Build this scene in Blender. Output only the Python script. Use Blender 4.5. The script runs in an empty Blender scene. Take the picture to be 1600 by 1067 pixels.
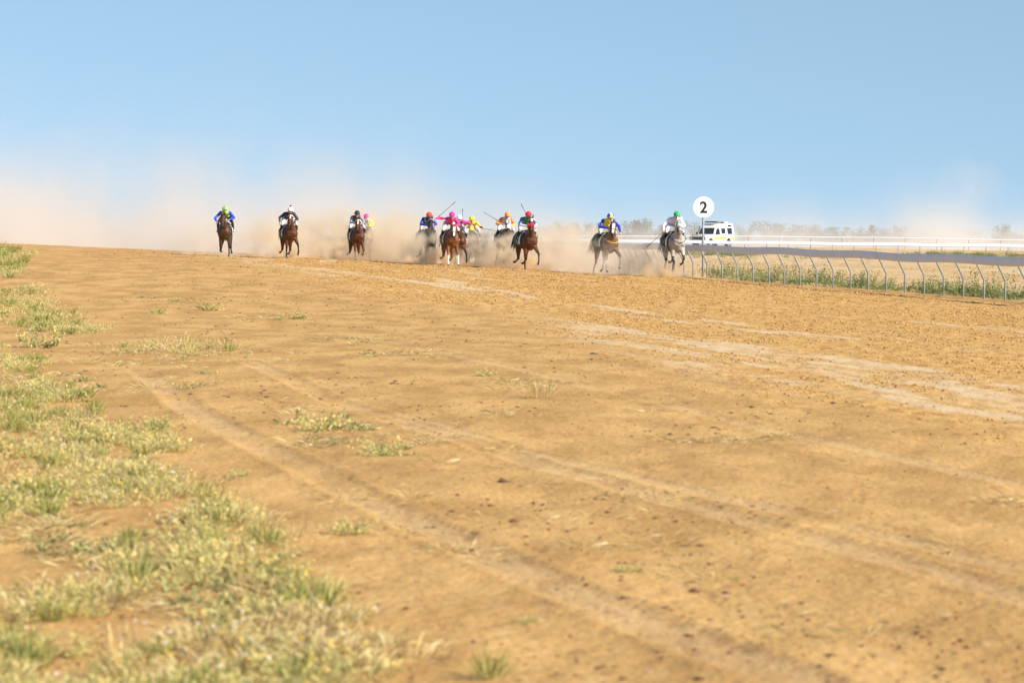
import bpy, bmesh, math, random
import numpy as np
from mathutils import Vector, Matrix
random.seed(7); RNG = np.random.default_rng(11)
S = bpy.context.scene; COL = S.collection

# ------------------------------------------------------------------ camera, sky, sun, exposure
PXF = 1600*100/36.0; PITCH = math.atan(162.5/PXF); ROLL = math.radians(0.4); CAMZ = 1.8
CM = Matrix.Rotation(math.radians(90)-PITCH, 4, 'X') @ Matrix.Rotation(ROLL, 4, 'Z')
cam = bpy.data.cameras.new('camera'); co = bpy.data.objects.new('camera', cam); COL.objects.link(co)
co.matrix_world = Matrix.Translation((0, 0, CAMZ)) @ CM
cam.lens = 100; cam.sensor_width = 36; cam.clip_start = 0.2; cam.clip_end = 9000
cam.dof.use_dof = True; cam.dof.focus_distance = 108; cam.dof.aperture_fstop = 4.2
S.camera = co
SUN_EL = math.radians(30); SUN_DIR = Vector((0.77*math.cos(SUN_EL), -0.638*math.cos(SUN_EL), math.sin(SUN_EL)))
W = bpy.data.worlds.new('World'); S.world = W; W.use_nodes = True
nt = W.node_tree; bg = nt.nodes['Background']
sky = nt.nodes.new('ShaderNodeTexSky'); sky.sky_type = 'NISHITA'; sky.sun_disc = False
sky.sun_elevation = SUN_EL; sky.sun_rotation = math.atan2(SUN_DIR.x, SUN_DIR.y)
sky.air_density = 1.0; sky.dust_density = 0.3; sky.ozone_density = 1.5; sky.altitude = 100
tcw = nt.nodes.new('ShaderNodeTexCoord'); vm = nt.nodes.new('ShaderNodeVectorMath'); vm.operation = 'ADD'; vm.inputs[1].default_value = (0, 0, .27)
vn = nt.nodes.new('ShaderNodeVectorMath'); vn.operation = 'NORMALIZE'
nt.links.new(tcw.outputs['Generated'], vm.inputs[0]); nt.links.new(vm.outputs[0], vn.inputs[0]); nt.links.new(vn.outputs[0], sky.inputs[0])
tint = nt.nodes.new('ShaderNodeMix'); tint.data_type = 'RGBA'; tint.blend_type = 'MULTIPLY'; tint.inputs[0].default_value = 1; tint.inputs[7].default_value = (1.0, .985, .845, 1)
nt.links.new(sky.outputs[0], tint.inputs[6]); nt.links.new(tint.outputs[2], bg.inputs[0]); bg.inputs[1].default_value = 0.135
sl = bpy.data.lights.new('sun', 'SUN'); sl.energy = 5.0; sl.angle = math.radians(0.5); sl.color = (1.0, 0.90, 0.76)
so = bpy.data.objects.new('sun', sl); COL.objects.link(so); so.rotation_euler = SUN_DIR.to_track_quat('Z', 'Y').to_euler()
S.view_settings.view_transform = 'Standard'; S.view_settings.look = 'None'
S.view_settings.exposure = 0.75; S.view_settings.gamma = 1.0
S.cycles.volume_bounces = 4; S.cycles.max_bounces = 8; S.cycles.use_denoising = True
S.cycles.volume_step_rate = 1.0; S.cycles.volume_max_steps = 128

def pt(px, py, Y):
    d = CM.to_3x3() @ Vector(((px-800)/PXF, (533.5-py)/PXF, -1)); t = Y/d.y
    return Vector((d.x*t, Y, CAMZ+d.z*t))
CMI = np.array(CM.to_3x3().inverted())
def proj(P):
    q = (np.asarray(P)-np.array([0, 0, CAMZ])) @ CMI.T
    return 800+PXF*q[..., 0]/-q[..., 2], 533.5-PXF*q[..., 1]/-q[..., 2]

# ------------------------------------------------------------------ terrain height
ctl = []
for px, py, Y in [(0, 380, 150), (100, 385, 145), (200, 391, 140), (350, 400, 129), (456, 404, 125), (560, 408, 123), (706, 416, 117),
                  (828, 421, 113), (942, 430, 107), (1055, 433, 105), (1084, 435, 107), (1200, 444, 101), (1322, 453, 93), (1450, 462, 86.5), (1592, 474, 80),
                  (1750, 488, 72), (975, 428, 122), (905, 420, 140), (870, 413, 160), (740, 396, 235), (1112, 388, 268), (1000, 387, 268), (1250, 389, 268), (1600, 394, 290), (1170, 401, 235), (1600, 405.5, 235),
                  (-200, 372, 165)]:
    p = pt(px, py, Y); ctl.append((p.x, p.y, p.z))
for X in (-14, -6, 0, 6, 14):
    for Y in (5, 14, 28, 45): ctl.append((X, Y, 0))
ctl += [(-14, 62, .1), (-6, 65, .05), (3, 65, .0), (12, 62, 0), (-30, 70, .3), (25, 60, 0), (45, 90, 0), (70, 150, 0), (35, 140, .1), (15, 140, .15), (25, 190, .15), (80, 235, .2)]
ctl += [(-14, 165, .75), (-34, 185, .9), (-5, 165, .4), (-40, 240, .5), (-15, 240, .4), (-100, 240, .4), (-60, 150, 1.2), (-60, 90, .5)]
ctl += [(X, 420, .25) for X in (-120, -40, 20, 80, 150)] + [(X, 1500, 0) for X in (-800, 0, 800)]
ctl = np.array(ctl)
def uv(X, Y): return np.stack([np.asarray(X, float)*np.minimum(1, 110/np.maximum(np.asarray(Y, float), 30)), 42*np.log(np.maximum(np.asarray(Y, float), 4.0))], -1)
def ker(r2): return r2*np.log(r2+1e-9)
_C = uv(ctl[:, 0], ctl[:, 1]); _n = len(_C)
_K = ker(((_C[:, None]-_C[None])**2).sum(-1)) + np.eye(_n)*3.0
_P = np.c_[np.ones(_n), _C]; _A = np.block([[_K, _P], [_P.T, np.zeros((3, 3))]])
_w = np.linalg.solve(_A, np.r_[ctl[:, 2], 0, 0, 0])
def base_h(X, Y):
    X = np.clip(X, -90-np.maximum(Y, 0)*.4, 90+np.maximum(Y, 0)*.4)
    q = uv(X, Y); sh = q.shape[:-1]; q = q.reshape(-1, 2); out = np.zeros(len(q))
    for i in range(_n): out += _w[i]*ker((q[:, 0]-_C[i, 0])**2+(q[:, 1]-_C[i, 1])**2)
    out += _w[_n]+q @ _w[_n+1:]
    out = np.clip(out.reshape(sh), -.3, 1.8)
    far = np.clip((np.asarray(Y)-420)/400, 0, 1)
    return out*(1-far)
def vnoise(x, y, seed=0):
    xi = np.floor(x).astype(np.int64); yi = np.floor(y).astype(np.int64); fx = x-xi; fy = y-yi
    fx = fx*fx*(3-2*fx); fy = fy*fy*(3-2*fy)
    def h(a, b):
        n = (a*374761393+b*668265263+seed*1442695041) & 0xffffffff
        n = ((n ^ (n >> 13))*1274126177) & 0xffffffff
        return ((n ^ (n >> 16)) & 0xffff)/65535.0
    return (h(xi, yi)*(1-fx)+h(xi+1, yi)*fx)*(1-fy)+(h(xi, yi+1)*(1-fx)+h(xi+1, yi+1)*fx)*fy
def fbm(x, y, o=4, seed=0):
    s = 0; a = .5
    for i in range(o): s = s+a*vnoise(x*2**i, y*2**i, seed+i); a *= .5
    return s/(1-.5**o)
def sstep(a, b, x): t = np.clip((x-a)/(b-a), 0, 1); return t*t*(3-2*t)
# along-track coordinate frame: rows of the harrow follow the running rail
RAILXY = [(1700, 483.5, 75), (1592, 474, 80), (1450, 462, 86.5), (1322, 453, 93), (1200, 444, 100), (1084, 435, 107), (1020, 431, 114), (975, 428, 122), (905, 420, 140), (870, 413, 160), (845, 408, 182), (815, 404, 210)]
_rl = [pt(*a) for a in RAILXY]; RX = np.array([p.x for p in _rl]); RY = np.array([p.y for p in _rl])
def rail_x(Y):
    Y = np.asarray(Y, float)
    return np.where(Y < 75, RX[0]+.27*(75-Y)*(.55+.45*Y/75), np.interp(Y, RY, RX))
def rut(X, Y, pts, w=.13, d=.03):
    px_, py_ = zip(*sorted([(b, a) for a, b in pts]))
    c = np.interp(Y, px_, py_); m = sstep(px_[0]-1, px_[0]+1, Y)*(1-sstep(px_[-1]-2, px_[-1], Y))
    r = (X-c)/w
    return m*d*(-np.exp(-r**4)+.55*np.exp(-((np.abs(r)-1.4)/.35)**2))
def gp(px, py):  # ground hit of a pixel on the flat foreground
    d = CM.to_3x3() @ Vector(((px-800)/PXF, (533.5-py)/PXF, -1)); t = -CAMZ/d.z; return (d.x*t, d.y*t)
R1 = [gp(*a) for a in [(215, 575), (300, 640), (420, 705), (620, 800), (850, 905), (1060, 990), (1260, 1067), (1500, 1160)]]
R2 = [gp(*a) for a in [(380, 560), (520, 625), (760, 700), (1000, 770), (1300, 850), (1600, 935), (1900, 1010)]]
R3 = [gp(*a) for a in [(600, 640), (800, 700), (1180, 790), (1600, 890)]]
R4 = [gp(*a) for a in [(560, 520), (900, 600), (1250, 680), (1600, 760)]]
def zones(X, Y):
    s = rail_x(Y)-X                                   # metres in from the rail
    n1 = fbm(s*.55+3, Y*.05, 4, 5); n2 = fbm(s*2.1, Y*.13, 4, 9)
    inner = 20.5+2.4*(fbm(Y*.045, Y*0+2, 2, 3)-.5)*2-.02*Y
    track = sstep(0.2, .8, s)*(1-sstep(inner-1.5, inner+1.0, s+(n2-.5)*3))
    pan = sstep(.552, .615, n2*.55+n1*.45+.13*np.exp(-((s-16)/3.2)**2)-.05)*track*sstep(6, 10, s)
    pan = pan*(.25+.75*sstep(.40, .56, fbm(s*3.2, Y*.35, 3, 71)))
    pan = np.maximum(pan, (1-sstep(-.6, .1, s))*(.45+.5*sstep(.4, .6, n1)))
    return s, track, pan
def ground_z(X, Y, detail=True):
    z = base_h(X, Y)
    if not detail: return z
    s, track, pan = zones(X, Y)
    near = 1-sstep(150, 240, Y)
    z = z + near*(.05*(fbm(X*.5, Y*.22, 3, 21)-.5)+.03*(fbm(X*2.3, Y*1.5, 3, 22)-.5)*(1-.6*track)
                  + track*(1-pan)*(.035*(fbm(s*4.5, Y*1.6, 3, 23)-.5)+.03*(fbm(s*9, Y*5, 2, 24)-.5)))
    z = z + near*.012*(fbm(X*9, Y*8, 2, 27)-.5)
    for r, w, d in ((R1, .17, .014), (R2, .15, .012), (R3, .12, .009), (R4, .12, .007)): z = z+rut(X, Y, r, w, d)
    z = z + .05*np.exp(-((s+.15)/.28)**2)*near*(s > -4)*(Y > 30) - .05*np.exp(-((s-.35)/.16)**2)*near*(Y > 30)  # low lip along the rail
    return z
def rutmask(X, Y):
    o = X*0
    for r, w in ((R1, .19), (R2, .17), (R3, .14), (R4, .14)):
        a, b = zip(*sorted([(b, a) for a, b in r])); o = np.maximum(o, np.exp(-((X-np.interp(Y, a, b))/w)**4)*sstep(a[0]-1, a[0]+1, Y)*(1-sstep(a[-1]-2, a[-1], Y)))
    return o*sstep(.3, .5, fbm(X*1.5, Y*.6, 3, 41))
def gz(x, y): return float(ground_z(np.array([x]), np.array([y]))[0])

# ------------------------------------------------------------------ materials
MATS = {}
def mat(name, col, rough=.7, metal=0, bump=0, bscale=20, var=0, vscale=4, sheen=0, spec=.4, col2=None):
    if name in MATS: return MATS[name]
    m = bpy.data.materials.new(name); m.use_nodes = True; t = m.node_tree; b = t.nodes['Principled BSDF']
    b.inputs['Base Color'].default_value = (*col, 1); b.inputs['Roughness'].default_value = rough; b.inputs['Metallic'].default_value = metal
    b.inputs['Specular IOR Level'].default_value = spec
    if sheen: b.inputs['Sheen Weight'].default_value = sheen
    tc = t.nodes.new('ShaderNodeTexCoord')
    if var or col2:
        n = t.nodes.new('ShaderNodeTexNoise'); n.inputs['Scale'].default_value = vscale; n.inputs['Detail'].default_value = 4
        r = t.nodes.new('ShaderNodeValToRGB'); c2 = col2 or tuple(c*(1-var) for c in col); c1 = col if col2 else tuple(min(1, c*(1+var)) for c in col)
        r.color_ramp.elements[0].position = .35; r.color_ramp.elements[1].position = .65
        r.color_ramp.elements[0].color = (*c2, 1); r.color_ramp.elements[1].color = (*c1, 1)
        t.links.new(tc.outputs['Object'], n.inputs['Vector']); t.links.new(n.outputs[0], r.inputs[0]); t.links.new(r.outputs[0], b.inputs['Base Color'])
    if bump:
        n = t.nodes.new('ShaderNodeTexNoise'); n.inputs['Scale'].default_value = bscale; n.inputs['Detail'].default_value = 3
        bu = t.nodes.new('ShaderNodeBump'); bu.inputs['Strength'].default_value = bump; bu.inputs['Distance'].default_value = .02
        t.links.new(tc.outputs['Object'], n.inputs['Vector']); t.links.new(n.outputs[0], bu.inputs['Height']); t.links.new(bu.outputs[0], b.inputs['Normal'])
    MATS[name] = m; return m
def leafmat(name, stops, transl=.42):
    m = bpy.data.materials.new(name); m.use_nodes = True; t = m.node_tree; b = t.nodes['Principled BSDF']; out = t.nodes['Material Output']
    a = t.nodes.new('ShaderNodeAttribute'); a.attribute_name = 'tint'; r = t.nodes.new('ShaderNodeValToRGB')
    e = r.color_ramp.elements
    while len(e) < len(stops): e.new(.5)
    for i, (p, c) in enumerate(stops): e[i].position = p; e[i].color = (*c, 1)
    t.links.new(a.outputs['Fac'], r.inputs[0]); t.links.new(r.outputs[0], b.inputs['Base Color']); b.inputs['Roughness'].default_value = .6
    b.inputs['Specular IOR Level'].default_value = .25
    tr = t.nodes.new('ShaderNodeBsdfTranslucent'); t.links.new(r.outputs[0], tr.inputs[0])
    mx = t.nodes.new('ShaderNodeMixShader'); mx.inputs[0].default_value = transl
    t.links.new(b.outputs[0], mx.inputs[1]); t.links.new(tr.outputs[0], mx.inputs[2]); t.links.new(mx.outputs[0], out.inputs[0])
    MATS[name] = m; return m

# ------------------------------------------------------------------ object helpers
def tag(o, label=None, cat=None, group=None, kind=None):
    for k, v in (('label', label), ('category', cat), ('group', group), ('kind', kind)):
        if v: o[k] = v
    return o
def empty(name, loc, rz=0, sc=1):
    o = bpy.data.objects.new(name, None); COL.objects.link(o); o.location = loc; o.rotation_euler = (0, 0, rz); o.scale = (sc,)*3; o.empty_display_size = .3; return o
def link(name, me, parent=None, mats=()):
    for m in mats: me.materials.append(m)
    o = bpy.data.objects.new(name, me); COL.objects.link(o)
    if parent: o.parent = parent
    return o
def npmesh(name, V, F, k=4):
    me = bpy.data.meshes.new(name); V = np.asarray(V, np.float32).reshape(-1, 3); F = np.asarray(F, np.int32).reshape(-1, k)
    me.vertices.add(len(V)); me.vertices.foreach_set('co', V.ravel()); me.loops.add(F.size); me.loops.foreach_set('vertex_index', F.ravel())
    me.polygons.add(len(F)); me.polygons.foreach_set('loop_start', np.arange(0, F.size, k, dtype=np.int32)); me.polygons.foreach_set('loop_total', np.full(len(F), k, np.int32))
    me.update(calc_edges=True); return me
class MB:
    def __init__(s): s.v = []; s.f = []; s.m = []
    def add(s, V, F, m=0):
        o = len(s.v); s.v += [tuple(v) for v in V]; s.f += [tuple(i+o for i in f) for f in F]; s.m += [m]*len(F); return s
    def box(s, lo, hi, m=0):
        x0, y0, z0 = lo; x1, y1, z1 = hi
        return s.add([(x0, y0, z0), (x1, y0, z0), (x1, y1, z0), (x0, y1, z0), (x0, y0, z1), (x1, y0, z1), (x1, y1, z1), (x0, y1, z1)],
                     [(3, 2, 1, 0), (4, 5, 6, 7), (0, 1, 5, 4), (1, 2, 6, 5), (2, 3, 7, 6), (3, 0, 4, 7)], m)
    def loft(s, rings, n=14, m=0):
        V = []; F = []
        for c, u, v in rings:
            for i in range(n):
                a = 2*math.pi*i/n; V.append(Vector(c)+Vector(u)*math.cos(a)+Vector(v)*math.sin(a))
        for k in range(len(rings)-1):
            for i in range(n):
                j = (i+1) % n; F.append((k*n+i, k*n+j, (k+1)*n+j, (k+1)*n+i))
        F.append(tuple(range(n))[::-1]); F.append(tuple((len(rings)-1)*n+i for i in range(n)))
        return s.add(V, F, m)
    def limb(s, pts, rad, n=12, m=0, cap=True):
        P = [Vector(p) for p in pts]; R = list(rad); R = [(r, r) if not isinstance(r, tuple) else r for r in R]
        rings = []
        for i, p in enumerate(P):
            t = (P[min(i+1, len(P)-1)]-P[max(i-1, 0)]).normalized()
            u = Vector((0, 1, 0)); u = (u-t*u.dot(t))
            if u.length < .2: u = Vector((1, 0, 0)); u = u-t*u.dot(t)
            u.normalize(); v = t.cross(u)
            rings.append((p, u*R[i][0], v*R[i][1]))
            if cap and i == 0: rings.insert(0, (p-t*min(R[0])*.75, u*R[0][0]*.5, v*R[0][1]*.5))
            if cap and i == len(P)-1: rings.append((p+t*min(R[i])*.75, u*R[i][0]*.5, v*R[i][1]*.5))
        return s.loft(rings, n, m)
    def ball(s, c, r, m=0, n=10, sq=(1, 1, 1)):
        rings = []
        for k in range(n-1):
            a = math.pi*(k+.5)/(n-1)-math.pi/2
            rings.append((Vector(c)+Vector((0, 0, r*sq[2]*math.sin(a))), Vector((r*sq[0]*math.cos(a), 0, 0)), Vector((0, r*sq[1]*math.cos(a), 0))))
        return s.loft(rings, n+4, m)
    def mesh(s, name, smooth=True):
        me = bpy.data.meshes.new(name); me.from_pydata(s.v, [], s.f); me.update()
        me.polygons.foreach_set('material_index', s.m)
        if smooth: me.polygons.foreach_set('use_smooth', [len(f) < 7 for f in s.f])
        return me
    def obj(s, name, mats, parent=None, smooth=True):
        return link(name, s.mesh(name, smooth), parent, mats if isinstance(mats, (list, tuple)) else [mats])
def fuse(mb, name, voxel, smooth=4):
    me = mb.mesh(name); o = bpy.data.objects.new('tmp', me); COL.objects.link(o)
    r = o.modifiers.new('r', 'REMESH'); r.mode = 'VOXEL'; r.voxel_size = voxel
    q = o.modifiers.new('s', 'SMOOTH'); q.factor = .5; q.iterations = smooth
    dg = bpy.context.evaluated_depsgraph_get(); e = o.evaluated_get(dg); out = bpy.data.meshes.new_from_object(e)
    bpy.data.objects.remove(o); bpy.data.meshes.remove(me); out.name = name
    out.polygons.foreach_set('use_smooth', [True]*len(out.polygons)); return out
def classify(me, bones, fn):
    """bones: (a, b, ra, rb, tag). fn(tag, t, centre, normal) -> material index"""
    n = len(me.polygons); C = np.zeros(n*3); N = np.zeros(n*3); me.polygons.foreach_get('center', C); me.polygons.foreach_get('normal', N)
    C = C.reshape(-1, 3); N = N.reshape(-1, 3); best = np.full(n, 1e9); bi = np.zeros(n, int); bt = np.zeros(n)
    for k, (a, b, ra, rb, tg) in enumerate(bones):
        a = np.array(a); b = np.array(b); d = b-a; L = max((d*d).sum(), 1e-9); t = np.clip(((C-a) @ d)/L, 0, 1)
        dist = np.linalg.norm(C-(a+t[:, None]*d), axis=1)/(ra+(rb-ra)*t)
        w = dist < best; best[w] = dist[w]; bi[w] = k; bt[w] = t[w]
    me.polygons.foreach_set('material_index', [fn(bones[bi[i]][4], bt[i], C[i], N[i]) for i in range(n)])

# ------------------------------------------------------------------ the ground sheet
def build_ground():
    rows = np.r_[np.linspace(-25, 7.6, 16), np.geomspace(8, 260, 1150), np.geomspace(275, 6000, 34)]
    nc = 760; s = np.linspace(-1, 1, nc); t = .22*s+.78*s**5
    Y = np.repeat(rows[:, None], nc, 1); Wd = np.where(Y < 8, 18, 16+.78*np.abs(Y)); X = t[None]*Wd
    Z = ground_z(X, Y); V = np.stack([X, Y, Z], -1).reshape(-1, 3)
    i = np.arange(len(rows)-1)[:, None]*nc+np.arange(nc-1)[None]
    F = np.stack([i, i+1, i+nc+1, i+nc], -1).reshape(-1, 4)
    me = npmesh('ground', V, F); me.polygons.foreach_set('use_smooth', np.ones(len(F), bool))
    _, track, pan = zones(X, Y)
    for nm, a in (('track', track), ('pan', np.maximum(pan, .26*rutmask(X, Y)))):
        at = me.attributes.new(nm, 'FLOAT', 'POINT'); at.data.foreach_set('value', a.astype(np.float32).ravel())
    m = bpy.data.materials.new('sandy_soil'); m.use_nodes = True; t_ = m.node_tree; b = t_.nodes['Principled BSDF']; b.inputs['Roughness'].default_value = .95; b.inputs['Specular IOR Level'].default_value = .1
    L = t_.links.new; N = t_.nodes.new
    geo = N('ShaderNodeNewGeometry')
    def noise(scale, vec=(1, 1, 1), det=4):
        mp = N('ShaderNodeMapping'); mp.inputs['Scale'].default_value = vec; mp.inputs['Rotation'].default_value = (0, 0, math.radians(13)); L(geo.outputs['Position'], mp.inputs[0])
        n = N('ShaderNodeTexNoise'); n.inputs['Scale'].default_value = scale; n.inputs['Detail'].default_value = det; L(mp.outputs[0], n.inputs['Vector']); return n.outputs[0]
    def ramp(x, a, b_, c0, c1):
        r = N('ShaderNodeValToRGB'); r.color_ramp.elements[0].position = a; r.color_ramp.elements[1].position = b_; r.color_ramp.elements[0].color = (*c0, 1); r.color_ramp.elements[1].color = (*c1, 1); L(x, r.inputs[0]); return r.outputs[0]
    def mix(f, a, b_, mode='MIX'):
        x = N('ShaderNodeMix'); x.data_type = 'RGBA'; x.blend_type = mode
        if isinstance(f, float): x.inputs[0].default_value = f
        else: L(f, x.inputs[0])
        L(a, x.inputs[6]); L(b_, x.inputs[7]); return x.outputs[2]
    soil = ramp(noise(1.3, (1, .35, 1), 9), .38, .62, SOIL0, SOIL1)
    loose = ramp(noise(5.5, (1, .4, 1), 5), .38, .62, TR0, TR1)
    pale = ramp(noise(3, (1, .3, 1)), .35, .65, PAN0, PAN1)
    at = N('ShaderNodeAttribute'); at.attribute_name = 'track'; ap = N('ShaderNodeAttribute'); ap.attribute_name = 'pan'
    c = mix(at.outputs['Fac'], soil, loose); c = mix(ap.outputs['Fac'], c, pale)
    sp = ramp(noise(26, (1, .5, 1), 3), .30, .44, (.62, .55, .48), (1, 1, 1)); c = mix(.75, c, sp, 'MULTIPLY')
    sp2 = ramp(noise(9, (1, .35, 1), 5), .60, .72, (0, 0, 0), (1, 1, 1)); lt = N('ShaderNodeRGB'); lt.outputs[0].default_value = (*PAN1, 1)
    mm = N('ShaderNodeMath'); mm.operation = 'MULTIPLY'; mm.inputs[1].default_value = .35; L(sp2, mm.inputs[0]); c = mix(mm.outputs[0], c, lt.outputs[0])
    brn = N('ShaderNodeRGB'); brn.outputs[0].default_value = (.29, .145, .06, 1)
    sp3 = ramp(noise(5.5, (1, .30, 1), 9), .57, .66, (0, 0, 0), (1, 1, 1)); m3 = N('ShaderNodeMath'); m3.operation = 'MULTIPLY'; m3.inputs[1].default_value = .42; L(sp3, m3.inputs[0]); c = mix(m3.outputs[0], c, brn.outputs[0])
    L(c, b.inputs['Base Color'])
    bu = N('ShaderNodeBump'); bu.inputs['Strength'].default_value = .55; bu.inputs['Distance'].default_value = .03
    L(noise(18, (1, .7, 1), 6), bu.inputs['Height']); L(bu.outputs[0], b.inputs['Normal'])
    MATS['soil'] = m
    tag(link('ground', me, None, [m]), 'wide sheet of orange sandy soil with wheel ruts and pale pans', 'ground', None, 'structure')
SOIL0 = (.405, .237, .086); SOIL1 = (.54, .332, .128); TR0 = (.43, .245, .075); TR1 = (.59, .365, .140); PAN0 = (.54, .385, .215); PAN1 = (.63, .47, .29)
build_ground()

# ------------------------------------------------------------------ clods of dirt on the harrowed track, litter
def scatter_rocks(name, P, size, m, label, flat=.6):
    n = len(P); base = np.array([(1, 0, 0), (0, 1, 0), (-1, 0, 0), (0, -1, 0), (0, 0, 1), (0, 0, -.5)], float)
    F0 = np.array([(0, 1, 4), (1, 2, 4), (2, 3, 4), (3, 0, 4), (1, 0, 5), (2, 1, 5), (3, 2, 5), (0, 3, 5)])
    V = base[None]*(RNG.uniform(.55, 1.3, (n, 6, 1))); V[..., 2] *= flat
    a = RNG.uniform(0, 6.28, n); c, s = np.cos(a)[:, None], np.sin(a)[:, None]
    x = V[..., 0]*c-V[..., 1]*s; y = V[..., 0]*s+V[..., 1]*c; V = np.stack([x, y, V[..., 2]], -1)*size[:, None, None]+P[:, None]
    F = (F0[None]+6*np.arange(n)[:, None, None]).reshape(-1, 3)
    me = npmesh(name, V.reshape(-1, 3), F, 3); o = link(name, me, None, [m]); tag(o, label, 'soil', None, 'stuff'); return o
n = 150000; Y = RNG.uniform(20, 150, n); sx = RNG.uniform(.5, 21.5, n); X = rail_x(Y)-sx
_, tr, pn = zones(X, Y); clump = fbm(X*1.2, Y*.5, 3, 55)
keep = RNG.random(n) < tr*(1-.85*pn)*sstep(.42, .6, clump)*1.2; X = X[keep]; Y = Y[keep]
sz = np.exp(np.clip(RNG.normal(-4.0, .4, len(X)), -6, -3.3))*(.7+Y/140)
scatter_rocks('dirt_clods', np.stack([X, Y, ground_z(X, Y)+sz*.15], -1), sz, mat('clod', (.43, .25, .085), .95, var=.25, vscale=3), 'loose orange clods of dirt scattered over the harrowed track', .45)
n = 60000; Y = RNG.uniform(14, 150, n); X = rail_x(Y)-RNG.uniform(.4, 23, n); _, tr, pn = zones(X, Y); keep = RNG.random(n) < np.maximum(tr, .25)*(1-.9*pn)*sstep(.45, .62, fbm(X*2.2, Y*.8, 3, 57)); X = X[keep]; Y = Y[keep]; sz = np.exp(np.clip(RNG.normal(-4.3, .4, len(X)), -6, -3.4))*(.7+Y/140)
scatter_rocks('brown_clods', np.stack([X, Y, ground_z(X, Y)+sz*.15], -1), sz, mat('clod_brown', (.26, .13, .05), .95, var=.3, vscale=3), 'small darker brown crumbs of soil among the orange clods', .7)
n = 9000; Y = 9+RNG.random(n)**1.3*80; X = RNG.uniform(-.24, .24, n)*Y; s_, tr, pn = zones(X, Y)
keep = (RNG.random(n) < (1-tr)*sstep(.46, .62, fbm(X*.9, Y*.4, 3, 77))); X = X[keep]; Y = Y[keep]; sz = np.exp(RNG.normal(-4.5, .5, len(X)))*(.8+Y/60)
scatter_rocks('litter', np.stack([X, Y, ground_z(X, Y)+.004], -1), sz, mat('litter_dark', (.17, .09, .045), .9, var=.3), 'dark bits of dung and broken twigs lying on the sand', .35)

# ------------------------------------------------------------------ plants
def rnd(n, a, b): return RNG.uniform(a, b, n)
def leafset(base, direction, length, width, tint, droop=0):
    """diamond leaves -> V (n,4,3), T (n,4)"""
    d = direction/np.linalg.norm(direction, axis=1, keepdims=True)
    r = RNG.normal(size=d.shape); u = np.cross(d, r); u /= np.linalg.norm(u, axis=1, keepdims=True)+1e-9
    tip = base+d*length[:, None]; tip[:, 2] -= droop*length; mid = base+d*length[:, None]*.5
    V = np.stack([base, mid+u*width[:, None]*.5, tip, mid-u*width[:, None]*.5], 1)
    return V, np.repeat(tint[:, None], 4, 1)
def stems(n, h, spread, el=(35, 80)):
    a = rnd(n, 0, 6.28); e = np.radians(rnd(n, *el)); d = np.stack([np.cos(a)*np.cos(e), np.sin(a)*np.cos(e), np.sin(e)], 1)
    b = np.stack([np.cos(a)*spread*RNG.random(n), np.sin(a)*spread*RNG.random(n), np.zeros(n)], 1)
    return b, d, h*rnd(n, .55, 1.1)
def tmpl_herb(ns=26, h=.2, spread=.16, lpst=11, ll=.022, lw=.016, tint=(.0, 1.0), el=(25, 80)):
    b, d, L = stems(ns, h, spread, el); Vs = []; Ts = []
    k = np.tile(np.arange(lpst), ns); i = np.repeat(np.arange(ns), lpst); f = (k+.7)/lpst
    p = b[i]+d[i]*(L[i]*f)[:, None]; p[:, 2] = np.maximum(p[:, 2]-.18*L[i]*f**2, .004)
    dd = d[i]*.6+RNG.normal(size=(len(i), 3))*.7; dd[:, 2] = np.abs(dd[:, 2])*.6+.1
    tt = rnd(ns, *tint)
    V, T = leafset(p, dd, np.exp(RNG.normal(0, .38, len(i)))*ll, np.exp(RNG.normal(-.1, .35, len(i)))*lw, np.clip(tt[i]+RNG.normal(size=len(i))*.12, 0, 1)); Vs.append(V); Ts.append(T)
    V, T = leafset(b, d, L, np.full(ns, .005), np.clip(tt*.4, 0, 1), .18); Vs.append(V); Ts.append(T)
    return np.concatenate(Vs), np.concatenate(Ts)
def tmpl_blades(n=60, h=.2, spread=.07, w=.007, tint=(0, 1), el=(45, 88), droop=.15):
    b, d, L = stems(n, h, spread, el); return leafset(b, d, L, rnd(n, .7, 1.3)*w, rnd(n, *tint), droop)
M_HERB = leafmat('saltbush_leaf', [(0, (.17, .19, .075)), (.25, (.33, .345, .15)), (.5, (.52, .50, .22)), (.75, (.68, .60, .25)), (1, (.74, .56, .20))])
M_GREEN = leafmat('green_blade', [(0, (.11, .14, .04)), (.4, (.22, .27, .07)), (.7, (.40, .41, .12)), (1, (.60, .50, .13))])
M_DRY = leafmat('dry_blade', [(0, (.32, .23, .12)), (.4, (.55, .41, .18)), (.8, (.70, .57, .26)), (1, (.74, .66, .42))])
M_FLOWER = leafmat('flower', [(0, (.72, .50, .05)), (.5, (.72, .50, .05)), (.52, (.75, .72, .66)), (1, (.78, .75, .68))])
TH = [tmpl_herb(ns=int(rnd(1, 14, 34)[0]), h=float(rnd(1, .12, .26)[0]), spread=float(rnd(1, .06, .2)[0]), ll=float(rnd(1, .014, .028)[0]), lw=float(rnd(1, .008, .017)[0]), lpst=int(rnd(1, 8, 16)[0]), tint=(.38, 1.05)) for _ in range(14)]
TB = [tmpl_blades() for _ in range(6)]
TD = [tmpl_blades(n=45, h=.13, spread=.12, w=.006, el=(15, 75), droop=.3) for _ in range(6)]
def bake(tm, P, sc, rot, tilt=0):
    Vs = []; Ts = []; k = RNG.integers(0, len(tm), len(P))
    for i in range(len(P)):
        V, T = tm[k[i]]; c, s = math.cos(rot[i]), math.sin(rot[i]); R = np.array([[c, s, 0], [-s, c, 0], [0, 0, 1]])
        Vs.append((V @ R)*sc[i]+P[i]); Ts.append(T)
    return np.concatenate(Vs), np.concatenate(Ts)
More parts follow.
